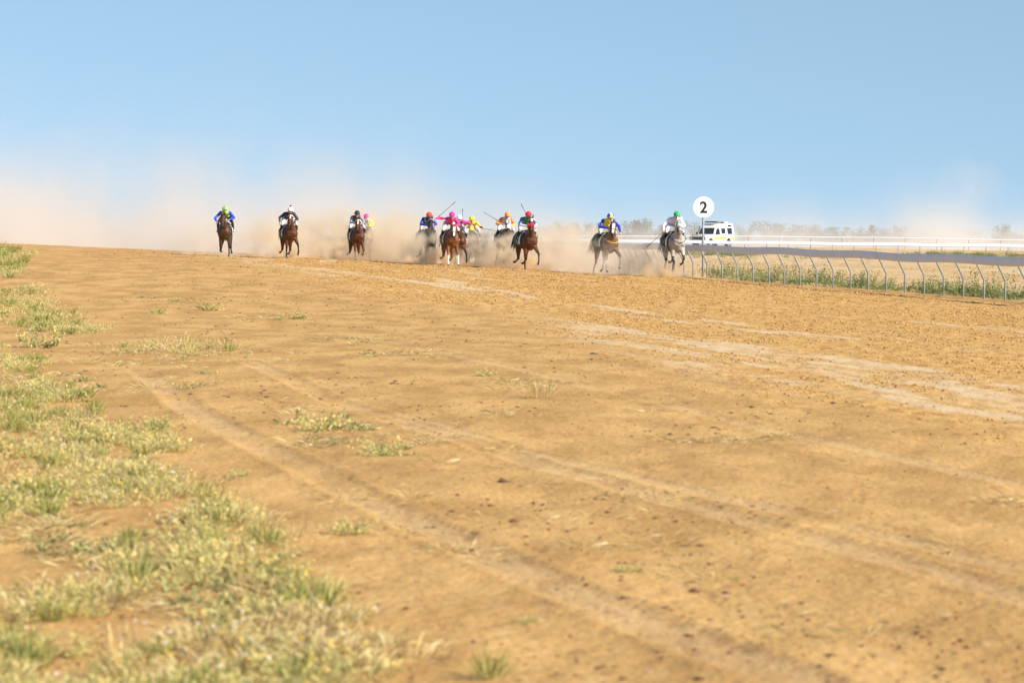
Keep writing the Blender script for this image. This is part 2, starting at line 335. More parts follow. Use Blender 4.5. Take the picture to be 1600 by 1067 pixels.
def leafmesh(name, sets, mats, solid=None):
    V = np.concatenate([s[0].reshape(-1, 3) for s in sets]); T = np.concatenate([s[1].ravel() for s in sets]); F = np.arange(len(V)).reshape(-1, 4)
    me = npmesh(name, V, F); at = me.attributes.new('tint', 'FLOAT', 'POINT'); at.data.foreach_set('value', T.astype(np.float32))
    mi = np.concatenate([np.full(len(s[0]), k) for k, s in enumerate(sets)]).astype(np.int32); me.polygons.foreach_set('material_index', mi)
    for m in mats: me.materials.append(m)
    return me
# dense cover patches: (px, py, rx, ry, weight, green share) of the photograph, turned into ground positions
PATCH = [(50, 640, 120, 46, 1, .6), (150, 712, 150, 44, 1, .25), (215, 765, 130, 38, 1, .15), (30, 790, 70, 60, .8, .55), (300, 820, 120, 50, 1, .15), (360, 880, 110, 46, 1, .2),
         (100, 945, 95, 40, .8, .2), (430, 945, 90, 40, 1, .45), (400, 1020, 130, 60, .9, .1), (540, 1035, 110, 50, .9, .05), (470, 985, 90, 40, .8, .1), (250, 1050, 160, 40, .6, .1), (10, 1050, 70, 50, .7, .3), (190, 900, 60, 40, .35, .5),
         (60, 495, 90, 26, .9, .5), (110, 515, 60, 16, .7, .3), (-30, 405, 80, 20, 1.3, .85), (5, 425, 40, 14, 1, .7), (20, 458, 60, 12, .7, .4), (-60, 480, 90, 40, 1, .5), (260, 545, 130, 14, .35, .1), (30, 572, 60, 14, .5, .4),
         (-150, 700, 160, 120, .9, .4), (-200, 1000, 200, 160, .8, .3), (-140, 560, 150, 60, .8, .4), (-240, 440, 200, 60, 1, .6), (500, 1090, 160, 60, .6, .1), (200, 1120, 300, 70, .6, .3)]
LITTER = [(250, 470, 60, 10, .3), (400, 497, 50, 8, .4), (540, 530, 70, 9, .35), (650, 552, 80, 8, .35), (800, 600, 90, 10, .3), (430, 640, 60, 14, .25), (560, 690, 150, 14, .5), (1180, 690, 160, 12, .28), (900, 650, 200, 10, .12), (520, 665, 90, 12, .35), (60, 600, 140, 20, .3),
          (250, 880, 150, 60, .35), (330, 960, 200, 60, .4), (80, 850, 100, 50, .4), (1560, 790, 60, 14, .2), (300, 560, 200, 20, .2), (230, 600, 150, 20, .12), (750, 800, 400, 120, .02), (1200, 900, 400, 120, .02), (340, 472, 20, 5, .5)]
n = 60000; Y = 8+RNG.random(n)**1.6*135; X = RNG.uniform(-.30, .22, n)*Y; px, py = proj(np.stack([X, Y, ground_z(X, Y, False)], -1))
wt = np.zeros(n); gr = np.zeros(n)
for cx, cy, rx, ry, w, g in PATCH:
    q = np.minimum(1, 1.7*np.maximum(0, 1-((px-cx)/rx)**2-((py-cy)/ry)**2))*w; gr = np.where(q > wt, g, gr); wt = np.maximum(wt, q)
cl = sstep(.34, .54, fbm(X*2.2, Y*1.3, 3, 61)); far = Y > 45
prob = wt*cl*np.where(far, .85, .82)*(1-sstep(100, 150, Y)*.3)
hit = RNG.random(n) < prob; idx = np.where(hit)[0]; idx = idx[:20000]
P = np.stack([X[idx], Y[idx], ground_z(X[idx], Y[idx])-.005], -1); g = RNG.random(len(idx)) < gr[idx]*.42; dry = (~g) & (RNG.random(len(idx)) < np.where(gr[idx] <= .11, .8, .52))
scl = rnd(len(idx), .7, 1.35)*(1+np.clip((Y[idx]-40)/60, 0, 1.1)); rt = rnd(len(idx), 0, 6.28); hb = (~g) & (~dry)
print('cover plants', len(idx))
sets = [bake(TH, P[hb], scl[hb]*.85, rt[hb]), bake(TB, P[g], scl[g]*.8, rt[g]), bake(TD, P[dry], scl[dry]*1.15, rt[dry])]
fl = idx[(RNG.random(len(idx)) < .10)]; nf = len(fl)*3; FP = np.repeat(np.stack([X[fl], Y[fl], ground_z(X[fl], Y[fl])], -1), 3, 0)+np.c_[RNG.normal(size=(nf, 2))*.06, rnd(nf, .08, .17)]
fset = []
for _ in range(3): fset.append(leafset(FP, RNG.normal(size=(nf, 3)), np.full(nf, .016), np.full(nf, .014), np.repeat(RNG.random(len(fl)), 3)))
sets.append((np.concatenate([a[0] for a in fset]), np.concatenate([a[1] for a in fset])))
o = link('ground_cover', leafmesh('ground_cover', sets, [M_HERB, M_GREEN, M_DRY, M_FLOWER]))
tag(o, 'patchy low grey-green herbs and yellow grass growing on the sand verge', 'ground cover', None, 'stuff')
wt = np.zeros(n)
for cx, cy, rx, ry, w in LITTER: wt = np.maximum(wt, w*np.maximum(0, 1-((px-cx)/rx)**2-((py-cy)/ry)**2)**.5)
hit = (RNG.random(n) < wt*1.7*sstep(.38, .6, fbm(X*3, Y*1.5, 2, 66))) ; idx = np.where(hit)[0]
P = np.stack([X[idx], Y[idx], ground_z(X[idx], Y[idx])-.004], -1); g = (RNG.random(len(idx)) < .17) & (px[idx] < 640)
TL = [tmpl_blades(n=26, h=.16, spread=.14, w=.007, el=(2, 30), droop=.1) for _ in range(6)]
TS = [tmpl_herb(ns=9, h=.10, spread=.08, lpst=7, tint=(0, .7), el=(10, 50)) for _ in range(5)]
o = link('dry_grass', leafmesh('dry_grass', [bake(TL, P[~g], rnd((~g).sum(), .5, 1.3), rnd((~g).sum(), 0, 6)), bake(TS, P[g], rnd(g.sum(), .5, 1.4), rnd(g.sum(), 0, 6))], [M_DRY, M_HERB]))
tag(o, 'flattened straw-coloured grass and seedlings strewn across the sand', 'dry grass', None, 'stuff')
# single weeds that stand alone on the sand
WEEDS = [(505, 672, 'h', 1.5, 'spreading grey-green weed alone on the sand beside the wheel rut', ),
         (600, 712, 'h', 1.1, 'low pale weed on the sand just right of the spreading one'),
         (555, 834, 'h', .75, 'small olive weed alone on bare sand below the wheel rut'),
         (252, 668, 'h', 1.0, 'dark green weed between the wheel rut and the verge cover'),
         (370, 745, 'h', .5, 'tiny weed seedling on the rut beside the verge'),
         (458, 840, 'd', .8, 'dry tuft of straw grass below the wheel rut near the verge'),
         (820, 972, 'h', .35, 'little pale weed on the sand between the broad ruts at the bottom'),
         (765, 1062, 'b', .85, 'upright grey-green grass tuft at the bottom edge of the photo'),
         (330, 480, 'h', 1.6, 'grey shrivelled weed at the track edge, far left of the tyre marks'),
         (62, 422, 'h', 2.0, 'flat green weed just right of the shrubby clump by the left crest'),
         (840, 622, 'd', 1.8, 'pale upright straw tuft in the middle of the sand'),
         (980, 893, 'h', .4, 'dark little weed beside a clod on the lower sand'),
         (245, 490, 'h', 1.3, 'small dark weed on the verge among grey seedlings'),
         (210, 915, 'b', 1.0, 'bright green grass tuft glowing among the pale herbs'),
         (505, 955, 'b', 1.1, 'arching green weed leaning out over the sand at the verge tip'),
         (760, 588, 'h', .8, 'pale dusty weed in the line of straw across the sand'),
         (455, 498, 'h', 1.5, 'dusty grey weed near the faint pale tyre streak')]
for wx, wy, k, sc, lab in WEEDS:
    x, y = gp(wx, wy)
    for _ in range(3):
        g0 = gz(x, y); d = CM.to_3x3() @ Vector(((wx-800)/PXF, (533.5-wy)/PXF, -1)); t = (g0-CAMZ)/d.z; x, y = d.x*t, d.y*t
    if k == 'h': me = leafmesh('weed', [tmpl_herb(ns=40, h=.2, spread=.12, lpst=12, tint=(.15, 1), el=(10, 65))], [M_HERB])
    elif k == 'd': me = leafmesh('weed', [tmpl_blades(n=50, h=.17, spread=.1, w=.006, el=(40, 85))], [M_DRY])
    else: me = leafmesh('weed', [tmpl_blades(n=60, h=.22, spread=.06, w=.008, tint=(.2, .9), el=(40, 85))], [M_GREEN])
    o = link('weed' if k == 'h' else 'grass_tuft', me); o.location = (x, y, gz(x, y)-.005); o.scale = (sc,)*3; tag(o, lab, 'weed', 'single weeds on the sand')

# ------------------------------------------------------------------ running rails
M_RAIL = mat('rail_plastic', (.58, .62, .72), .45, bump=.05, bscale=3, var=.03, vscale=1.5); M_POST = mat('galvanised_post', (.22, .245, .26), .55, .2, var=.15, vscale=8); M_JOINT = mat('joint', (.08, .08, .09), .7)
def fence(name, path, H, spacing, plate, lean, label, cat, seam_every=5, pr=.029, both=True):
    P = [np.array(p) for p in path]; seg = [0]
    for a, b in zip(P, P[1:]): seg.append(seg[-1]+np.linalg.norm(b-a))
    xs = np.array([p[0] for p in P]); ys = np.array([p[1] for p in P]); L = seg[-1]
    at = lambda s: np.array([np.interp(s, seg, xs), np.interp(s, seg, ys)])
    o0 = at(0); root = empty(name, (o0[0], o0[1], gz(*o0))); tag(root, label, cat)
    r0 = Vector(root.location); nP = int(L/spacing)
    zs = np.array([gz(*at(k*spacing))-.05 for k in range(nP+1)]); zs = np.convolve(np.pad(zs, 3, 'edge'), np.ones(7)/7, 'valid')
    def fr(s):
        p = at(s); q = at(min(L, s+.5))-at(max(0, s-.5)); q /= np.linalg.norm(q); return p, q, np.array([-q[1], q[0]])
    me_prev = None; prof = [(math.cos(a)*.035, math.sin(a)*plate/2) for a in np.linspace(0, 2*math.pi, 14)[:-1]]
    prof = [(.03*np.sign(c)*abs(c/.035)**.4, s*1.0) for c, s in prof]
    for k0 in range(0, nP, seam_every):
        V = []; F = []; ke = min(k0+seam_every, nP); ks = np.r_[k0, k0+.012, np.linspace(k0, ke, 2*seam_every+1)[1:-1], ke-.012, ke]
        for j, k in enumerate(ks):
            sdist = k*spacing; off = .009 if j == 0 else (-.009 if j == len(ks)-1 else 0)
            p, q, nn = fr(sdist+off); z = np.interp(k, np.arange(nP+1), zs)+H-plate/2+.022*math.sin(k*1.3)+.015*math.sin(k*.47+1)
            bw = 1+.0*k
            c = p+nn*lean
            for a, b in prof: V.append((c[0]+nn[0]*a-r0.x, c[1]+nn[1]*a-r0.y, z+b*bw-r0.z))
        m = len(prof)
        for j in range(len(ks)-1):
            for i in range(m): F.append((j*m+i, j*m+(i+1) % m, (j+1)*m+(i+1) % m, (j+1)*m+i))
        F.append(tuple(range(m))[::-1]); F.append(tuple((len(ks)-1)*m+i for i in range(m)))
        link('rail', MB().add(V, F).mesh('rail'), root, [M_RAIL])
    mb = MB(); mb.limb([(0, 0, -.25), (0, 0, H*.46), (lean*.12, 0, H*.52), (lean*.93, 0, H-plate*.6), (lean, 0, H-.03)], [pr]*5, 8); pm = mb.mesh('post'); pm.materials.append(M_POST)
    for k in range(nP+1):
        p, q, nn = fr(k*spacing); o = bpy.data.objects.new('post', pm); COL.objects.link(o); o.parent = root
        o.location = (p[0]-r0.x, p[1]-r0.y, zs[k]-r0.z); o.rotation_euler = (0, 0, math.atan2(nn[1], nn[0])+random.uniform(-.06, .06)); o.scale = (1, 1, 1)
    return root
# near rail leans over the track: normal to the left of travel away from the camera
fence('running_rail', list(zip(RX, RY)), 1.30, 1.51, .25, .30, 'near bluish white running rail on bent steel posts along the track', 'fence', 5)
fp = []
for px_ in range(690, 1800, 60):
    p = pt(px_, 405, 236); fp.append((p.x, 236-(px_-1150)*.004))
fence('far_rail', fp, 1.27, 1.80, .26, -.10, 'sunlit white running rail across the infield, in front of the white vehicle', 'fence', 6)
fp = []
for px_ in range(640, 1800, 80): p = pt(px_, 398, 330); fp.append((p.x, 330-(px_-1150)*.01))
fence('outer_rail', fp, 1.36, 3.6, .12, -.06, 'faint white outer rail in the dust behind the sunlit one', 'fence', 4)

# ------------------------------------------------------------------ distance sign
def sign():
    p = pt(1098, 430, 112); g0 = gz(p.x, p.y); root = empty('distance_sign', (p.x, p.y, g0)); tag(root, 'tall round white sign with a black numeral two on a steel pole', 'sign')
    top = pt(1098.5, 324, 112).z-g0; r = .408
    mb = MB(); mb.limb([(0, 0, -.3), (0, 0, 1.2), (0, 0, top+.2)], [.042]*3, 14, cap=False); mb.obj('pole', [M_POST], root)
    mb = MB(); mb.loft([((0, -.052, top), (r*.985, 0, 0), (0, 0, r*.985)), ((0, -.056, top), (r, 0, 0), (0, 0, r)), ((0, -.072, top), (r, 0, 0), (0, 0, r)), ((0, -.075, top), (r*.99, 0, 0), (0, 0, r*.99))], 64)
    d = mb.obj('disc', [mat('sign_white', (.82, .82, .80), .4)], root, False)
    cu = bpy.data.curves.new('numeral', 'FONT'); cu.body = '2'; cu.size = .62; cu.align_x = 'CENTER'; cu.align_y = 'CENTER'; cu.offset = .019; cu.extrude = .002
    t = bpy.data.objects.new('tmp', cu); COL.objects.link(t); me = bpy.data.meshes.new_from_object(t.evaluated_get(bpy.context.evaluated_depsgraph_get())); bpy.data.objects.remove(t)
    n = link('numeral', me, d, [mat('sign_black', (.012, .012, .015), .4)]); n.rotation_euler = (math.radians(90), 0, 0); n.location = (0, -.079, top)
    zs = [v.co.y for v in me.vertices]; n.location.z = top-(max(zs)+min(zs))/2; 
    root.rotation_euler[2] = math.radians(4)
sign()

# ------------------------------------------------------------------ four-wheel-drive ambulance
def vehicle():
    p = pt(1112, 388, 268); root = empty('emergency_vehicle', (p.x, p.y, gz(p.x, p.y)), math.atan2(-math.sin(math.radians(52)), -math.cos(math.radians(52))))
    tag(root, 'white four-wheel-drive ambulance with yellow side stripe parked behind far rail', 'vehicle')
    WH = mat('vehicle_white', (.80, .80, .78), .3, spec=.5); GL = mat('vehicle_glass', (.012, .022, .03), .15, spec=.25); BK = mat('vehicle_black', (.02, .02, .022), .55); YL = mat('stripe_yellow', (.72, .80, .04), .5); GN = mat('stripe_green', (.25, .55, .12), .5)
    ST = mat('vehicle_steel', (.5, .5, .5), .35, .8); TY = mat('tyre', (.03, .03, .03), .85); LP = mat('lamp_lens', (.75, .75, .7), .1); OR = mat('indicator', (.8, .25, .05), .3)
    w = lambda z: .93 if z < 1.2 else .93-.14*(z-1.2)/1.1
    side = [(-2.35, .55), (-1.95, .55), (-1.9, .75), (-1.7, .95), (-1.35, .95), (-1.15, .75), (-1.1, .5), (1.05, .5), (1.1, .75), (1.3, .95), (1.65, .95), (1.85, .75), (1.9, .55), (2.3, .55), (2.36, 1.12), (2.2, 1.2), (1.02, 1.27), (.62, 1.93), (.5, 2.0), (.3, 2.10), (.1, 2.30), (-2.25, 2.34), (-2.36, 2.2), (-2.4, 1.2)]
    V = [(x, w(z), z) for x, z in side]+[(x, -w(z), z) for x, z in side]; n = len(side)
    F = [(i, (i+1) % n, n+(i+1) % n, n+i)[::-1] for i in range(n)]
    bm = bmesh.new(); vs = [bm.verts.new(v) for v in V]
    for f in F: bm.faces.new([vs[i] for i in f])
    bm.faces.new([vs[i] for i in range(n)]); bm.faces.new([vs[n+i] for i in range(n)][::-1]); bmesh.ops.recalc_face_normals(bm, faces=bm.faces)
    es = [e for e in bm.edges if len(e.link_faces) == 2 and e.calc_face_angle() > .35]
    bmesh.ops.bevel(bm, geom=es, offset=.03, segments=2, affect='EDGES'); bmesh.ops.triangulate(bm, faces=[f for f in bm.faces if len(f.verts) > 4])
    me = bpy.data.meshes.new('body'); bm.to_mesh(me); bm.free(); body = link('body', me, root, [WH])
    def pane(name, pts, sd, m, t=.012, parent=root):     # pts (x,z) on the flank
        a = [(x, sd*(w(z)+.004), z) for x, z in pts]; b = [(x, sd*(w(z)+.004+t), z) for x, z in pts]; k = len(a)
        mb = MB().add(a+b, [tuple(range(k)), tuple(range(k, 2*k))[::-1]]+[(i, (i+1) % k, k+(i+1) % k, k+i) for i in range(k)]); return mb.obj(name, [m], parent, False)
    for sd in (1, -1):
        dr = pane('front_door', [(-.1, .62), (.95, .62), (.95, 1.25), (.55, 1.95), (-.1, 1.95)], sd, WH, .006)
        a = [(0, 1.28), (.78, 1.28), (.48, 1.86), (0, 1.86)]
        pane('door_window', a, sd, GL, .02); pane('side_window', [(-.95, 1.38), (-.3, 1.38), (-.3, 1.88), (-.95, 1.88)], sd, GL); pane('rear_window', [(-2.1, 1.34), (-1.3, 1.34), (-1.3, 1.92), (-2.1, 1.92)], sd, GL)
        pane('upper_window', [(-2.0, 2.02), (-1.45, 2.02), (-1.45, 2.22), (-2.0, 2.22)], sd, GL)
        pane('stripe', [(-1.05, .86), (.95, .86), (.95, 1.08), (-1.05, 1.08)], sd, YL, .01); pane('stripe', [(-2.36, .84), (-1.95, .84), (-1.9, 1.1), (-2.36, 1.1)], sd, YL, .008)
        pane('green_lettering_band', [(-.35, .92), (.45, .92), (.45, 1.0), (-.35, 1.0)], sd, GN, .016)
        MB().limb([(.85, sd*.93, 1.3), (.87, sd*1.1, 1.36)], [.015, .015], 6).box((.84, min(sd*1.06, sd*1.2), 1.27), (.9, max(sd*1.06, sd*1.2), 1.5)).obj('mirror', [BK], root, False)
        MB().limb([(2.37, sd*.66, .93), (2.42, sd*.66, .93)], [.11, .11], 14, cap=False).obj('headlight', [LP], root)
        MB().box((2.362, sd*.8-.05, 1.0), (2.39, sd*.8+.05, 1.08)).obj('indicator', [OR], root, False)
        for x in (1.48, -1.52):
            wl = empty('wheel', (0, 0, 0)); wl.parent = root; wl.location = (x, sd*.80, .4)
            MB().limb([(0, -.12, 0), (0, -.10, 0), (0, .10, 0), (0, .12, 0)], [.34, .40, .40, .34], 24, cap=False).obj('tyre', [TY], wl)
            MB().limb([(0, sd*.10, 0), (0, sd*.128, 0)], [.2, .17], 16, cap=False).obj('rim', [ST], wl)
    zs = lambda t: (1.02+(.62-1.02)*t+.012, 1.27+.66*t+.008)
    (xa, za), (xb, zb) = zs(.08), zs(.95)
    MB().add([(xa, -.84, za), (xa, .84, za), (xb, .76, zb), (xb, -.76, zb), (xa-.03, -.84, za), (xa-.03, .84, za), (xb-.03, .76, zb), (xb-.03, -.76, zb)], [(0, 1, 2, 3), (7, 6, 5, 4), (0, 4, 5, 1), (1, 5, 6, 2), (2, 6, 7, 3), (3, 7, 4, 0)]).obj('windscreen', [GL], root, False)
    MB().box((2.352, -.84, .80), (2.366, .84, 1.05)).obj('grille', [BK], root, False)
    mb = MB().box((2.4, -.92, .52), (2.62, .92, .74)); mb.obj('bumper', [WH], root, False)
    mb = MB()
    for y in (-.45, .45): mb.limb([(2.58, y, .6), (2.6, y, 1.2)], [.03, .03], 8)
    mb.limb([(2.6, -.47, 1.2), (2.6, .47, 1.2)], [.03, .03], 8); mb.limb([(2.6, -.85, 1.0), (2.6, .85, 1.0)], [.025]*2, 8); mb.obj('bull_bar', [BK], root)
    MB().limb([(1.2, -.97, 1.15), (1.0, -.97, 1.35), (.62, -.9, 2.05), (.75, -.9, 2.1)], [.04]*4, 8).obj('snorkel', [BK], root)
    mb = MB()
    for y in (-.6, .6): mb.limb([(.25, y, 2.42), (-1.6, y, 2.46)], [.025]*2, 6)
    for x in (.25, -.2, -.65, -1.1, -1.55): mb.limb([(x, -.62, 2.43), (x, .62, 2.43)], [.02]*2, 6); mb.limb([(x, -.6, 2.3), (x, -.6, 2.43)], [.015]*2, 6); mb.limb([(x, .6, 2.3), (x, .6, 2.43)], [.015]*2, 6)
    mb.box((-.1, -.6, 2.455), (.3, .6, 2.53)); mb.obj('roof_rack', [BK], root, False)
    MB().limb([(-.75, .62, 2.35), (-1.0, .62, 2.35)], [.05]*2, 8).obj('floodlight', [BK], root)
    MB().box((-1.9, -.5, 2.345), (-1.2, .5, 2.50)).obj('roof_box', [WH], root, False)
    MB().box((-2.2, -.8, .45), (2.2, .8, .6)).obj('chassis', [BK], root, False)
    mb = MB().limb([(-2.42, .3, 1.25), (-2.62, .3, 1.25)], [.37, .37], 22, cap=False); mb.obj('spare_wheel', [TY], root)
vehicle()

# ------------------------------------------------------------------ shrubs behind the rail
M_SHRUB = leafmat('shrub_leaf', [(0, (.06, .10, .025)), (.4, (.14, .20, .06)), (.7, (.27, .31, .13)), (1, (.46, .40, .19))])
def shrub_mesh(h, w, ns, dryness=0., tall=True):
    b, d, L = stems(ns, h, w*.5, (38, 88)); Vs = []; Ts = []; lp = 26
    k = np.tile(np.arange(lp), ns); i = np.repeat(np.arange(ns), lp); f = (k+2)/(lp+1)
    p = b[i]+d[i]*(L[i]*f)[:, None]+RNG.normal(size=(len(i), 3))*.035; p[:, 2] = np.maximum(p[:, 2], .01)
    dd = d[i]*.4+RNG.normal(size=(len(i), 3))*.8
    return leafmesh('shrub', [leafset(p, dd, rnd(len(i), .03, .075), rnd(len(i), .018, .038), np.clip(rnd(ns, 0, .6)[i]+dryness+RNG.normal(size=len(i))*.15, 0, 1)),
                              leafset(b, d, L, np.full(ns, .012), np.full(ns, .9))], [M_SHRUB, M_SHRUB])
SH = [(1118, 1.2, .7, 1.0, 0), (1137, 1.6, .85, 1.2, 0), (1150, 2.2, 1.0, 1.4, 0), (1163, 1.2, .7, 1.2, .4), (1176, 2.6, .55, 1.0, .1), (1190, 1.0, .35, .9, .5), (1206, 1.4, .85, 1.1, .05), (1222, 1.6, .7, 1.2, 0), (1234, 1.0, .45, .9, .4), (1252, 1.8, .95, 1.4, .05),
      (1268, 1.1, .7, 1.2, .15), (1288, 1.6, .6, 1.2, .1), (1303, 2.4, .8, .9, 0), (1325, 1.3, .55, 1.1, .2), (1342, 1.2, .7, 1.1, .1), (1361, 1.4, .7, .9, .15), (1380, 1.0, .5, .9, .3), (1402, 1.2, .5, 1.0, .35), (1437, 1.0, .5, .9, .2), (1460, 1.1, .6, 1.0, .1),
      (1477, 1.3, .55, .9, .15), (1488, 1.0, .85, .8, .1), (1512, 1.0, .55, 1.1, 0), (1527, 1.4, .6, .9, .1), (1541, 1.1, .95, 1.0, 0), (1556, 1.0, .45, .8, .4), (1573, 1.3, .9, .8, .05), (1592, 1.0, .5, 1.1, .1)]
nth = ['first', 'second', 'third', 'fourth', 'fifth', 'sixth', 'seventh', 'eighth', 'ninth', 'tenth', 'eleventh', 'twelfth', 'thirteenth', 'fourteenth', 'fifteenth', 'sixteenth', 'seventeenth', 'eighteenth', 'nineteenth', 'twentieth']
nth += ['twenty-'+a for a in nth[:9]]
def rail_hit(px_, back):
    best = None
    for Y in np.linspace(76, 125, 500):
        x = float(rail_x(Y)); a, b = proj((x+back*.96, Y+back*.25, .2))
        if best is None or abs(a-px_) < best[0]: best = (abs(a-px_), x+back*.96, Y+back*.25)
    return best[1], best[2]
for i, (px_, back, h, w, dr) in enumerate(SH):
    x, y = rail_hit(px_, back); o = link('shrub', shrub_mesh(h*random.uniform(.85, 1.0), w, int(16*w+8), dr)); o.location = (x, y, gz(x, y)-.01); o.rotation_euler = (0, 0, random.uniform(0, 6))
    look = ('browning low' if dr >= .3 else ('tall leafy green' if h > .8 else ('bushy green' if h > .6 else 'low green')))
    tag(o, f'{look} weed behind the near rail, {nth[i]} of the row counted from the sign', 'shrub', 'weedy shrubs behind the near rail')
for i, (px_, Y, h, w, lab) in enumerate([(1580, 222, 1.0, 2.6, 'wide green bush on the infield by the right edge, under the far rail'), (1478, 225, .7, 2.4, 'low green bush in the infield seen over the near rail'), (1505, 226, .5, 1.6, 'small green tuft right of the low infield bush'),
                          (1307, 224, .75, 2.6, 'orange-brown dry bush on the infield seen over the near rail'), (1165, 222, .5, 1.8, 'rusty dry bush seen under the near rail right of the sign'), (1088, 222, .55, 1.0, 'dark dry bush seen under the rail left of the sign pole')]):
    p = pt(px_, 400, Y); o = link('shrub', shrub_mesh(h, w, 40, .75 if 'dry' in lab else .1)); o.location = (p.x, Y, gz(p.x, Y)); tag(o, lab, 'shrub', 'infield bushes')
# low growth: strip behind the rail and a green band across the infield
n = 1500; Yv = RNG.uniform(70, 108, n); back = np.abs(RNG.normal(size=n))*1.3+.45; Xv = rail_x(Yv)+back; kp = RNG.random(n) < sstep(.47, .6, fbm(Xv*1.1, Yv*.6, 3, 91)); Xv = Xv[kp]; Yv = Yv[kp]; g = RNG.random(len(Xv)) < .27
P = np.stack([Xv, Yv, ground_z(Xv, Yv)-.01], -1)
n2 = 2600; Y2 = RNG.normal(240, 7, n2); X2 = RNG.uniform(14, 90, n2); kp = RNG.random(n2) < sstep(.42, .6, fbm(X2*.35, Y2*.1, 3, 92)); X2 = X2[kp]; Y2 = Y2[kp]; P2 = np.stack([X2, Y2, ground_z(X2, Y2)], -1)
n3 = 500; Y3 = RNG.uniform(110, 230, n3); X3 = RNG.uniform(4, 60, n3); P3 = np.stack([X3, Y3, ground_z(X3, Y3)], -1); kp = X3 > rail_x(Y3)+1; P3 = P3[kp]
TF = [tmpl_herb(ns=14, h=.5, spread=.3, lpst=12, ll=.06, lw=.045, tint=(.0, .9), el=(30, 80)) for _ in range(5)]
s1 = bake(TF, P[g], rnd(g.sum(), .35, .8), rnd(g.sum(), 0, 6)); s2 = bake(TD, P[~g], rnd((~g).sum(), 1, 2.4), rnd((~g).sum(), 0, 6)); s3 = bake(TF, P2, rnd(len(P2), .5, 1.0), rnd(len(P2), 0, 6)); s4 = bake(TD, P3, rnd(len(P3), 1, 2.5), rnd(len(P3), 0, 6))
o = link('infield_grass', leafmesh('infield_grass', [s1, s2, s3, s4], [M_SHRUB, M_DRY, M_SHRUB, M_DRY])); tag(o, 'patchy low green and straw growth over the infield behind the near rail', 'grass', None, 'stuff')

# ------------------------------------------------------------------ far trees
M_TREE = leafmat('gum_leaf', [(0, (.05, .06, .04)), (.6, (.11, .12, .075)), (1, (.19, .19, .12))], .2); M_BARK = mat('bark', (.16, .13, .10), .9, var=.3)
def tree(px_, top, Y, wpx, lab, seed):
    g = pt(px_, 400, Y); g0 = gz(g.x, Y); H = pt(px_, top, Y).z-g0; Wd = wpx/PXF*Y/2
    root = empty('gum_tree', (g.x, Y, g0)); tag(root, lab, 'tree', 'hazy trees beyond the far rail')
    mb = MB(); r = random.Random(seed); tips = []; mb.limb([(0, 0, -.2), (.05*H*r.uniform(-1, 1), 0, H*.25), (.07*H*r.uniform(-1, 1), 0, H*.5)], [.04*H, .03*H, .018*H], 7)
    for k in range(9):
        a = r.uniform(0, 6.28); s = Vector((0, 0, H*r.uniform(.15, .42))); e = Vector((math.cos(a)*Wd*r.uniform(.3, .95), math.sin(a)*Wd*.8, H*r.uniform(.45, .93))); mid = s.lerp(e, .5)+Vector((0, 0, -.04*H))
        mb.limb([s, mid, e], [.018*H, .012*H, .005*H], 5); tips += [e, mid.lerp(e, .5)]
    mb.obj('trunk', [M_BARK], root)
    T = np.array([tuple(t) for t in tips]); n = 1500; i = RNG.integers(0, len(T), n); c = T[i]+RNG.normal(size=(n, 3))*np.array([Wd*.17, Wd*.17, H*.075]); c[:, 2] = np.clip(c[:, 2], H*.12, H*1.0)
    me = leafmesh('crown', [leafset(c, RNG.normal(size=(n, 3)), rnd(n, .12, .34)*H/4.5, rnd(n, .08, .2)*H/4.5, np.clip(rnd(len(T), 0, .8)[i]+RNG.normal(size=n)*.1, 0, 1))], [M_TREE]); link('crown', me, root)
TR = [(850, 350, 30), (878, 345, 26), (905, 349, 24), (925, 348, 30), (960, 350, 34), (985, 346, 30), (1005, 342, 36), (1026, 352, 26), (1052, 350, 30), (1088, 344, 34), (1165, 352, 26), (1205, 347, 38), (1238, 352, 30), (1262, 350, 34), (1282, 355, 26), (1310, 356, 26), (1340, 355, 24), (1356, 353, 18), (1383, 356, 26), (1405, 354, 18), (1430, 359, 30), (1515, 356, 26), (1560, 351, 26), (1583, 360, 20), (1640, 356, 30), (1680, 352, 30)]
for i, (a, b, w_) in enumerate(TR):
    tree(a, b, 430+random.uniform(-12, 40), w_*1.4, f'dusty grey {"broad" if w_ > 28 else "slim"} gum tree beyond the rails, {nth[i]} along the treeline from left', i)
n = 9000; Xs = RNG.uniform(-20, 110, n); Ys = RNG.uniform(440, 475, n); hh = 1.9*fbm(Xs*.12, Xs*0, 3, 31)*2.0*RNG.random(n)**.7
o = link('far_scrub', leafmesh('far_scrub', [leafset(np.stack([Xs, Ys, hh+.2], -1), RNG.normal(size=(n, 3)), rnd(n, .3, .7), rnd(n, .2, .45), rnd(n, 0, 1))], [M_TREE])); tag(o, 'low hazy scrub belt under the far trees', 'scrub', None, 'stuff')

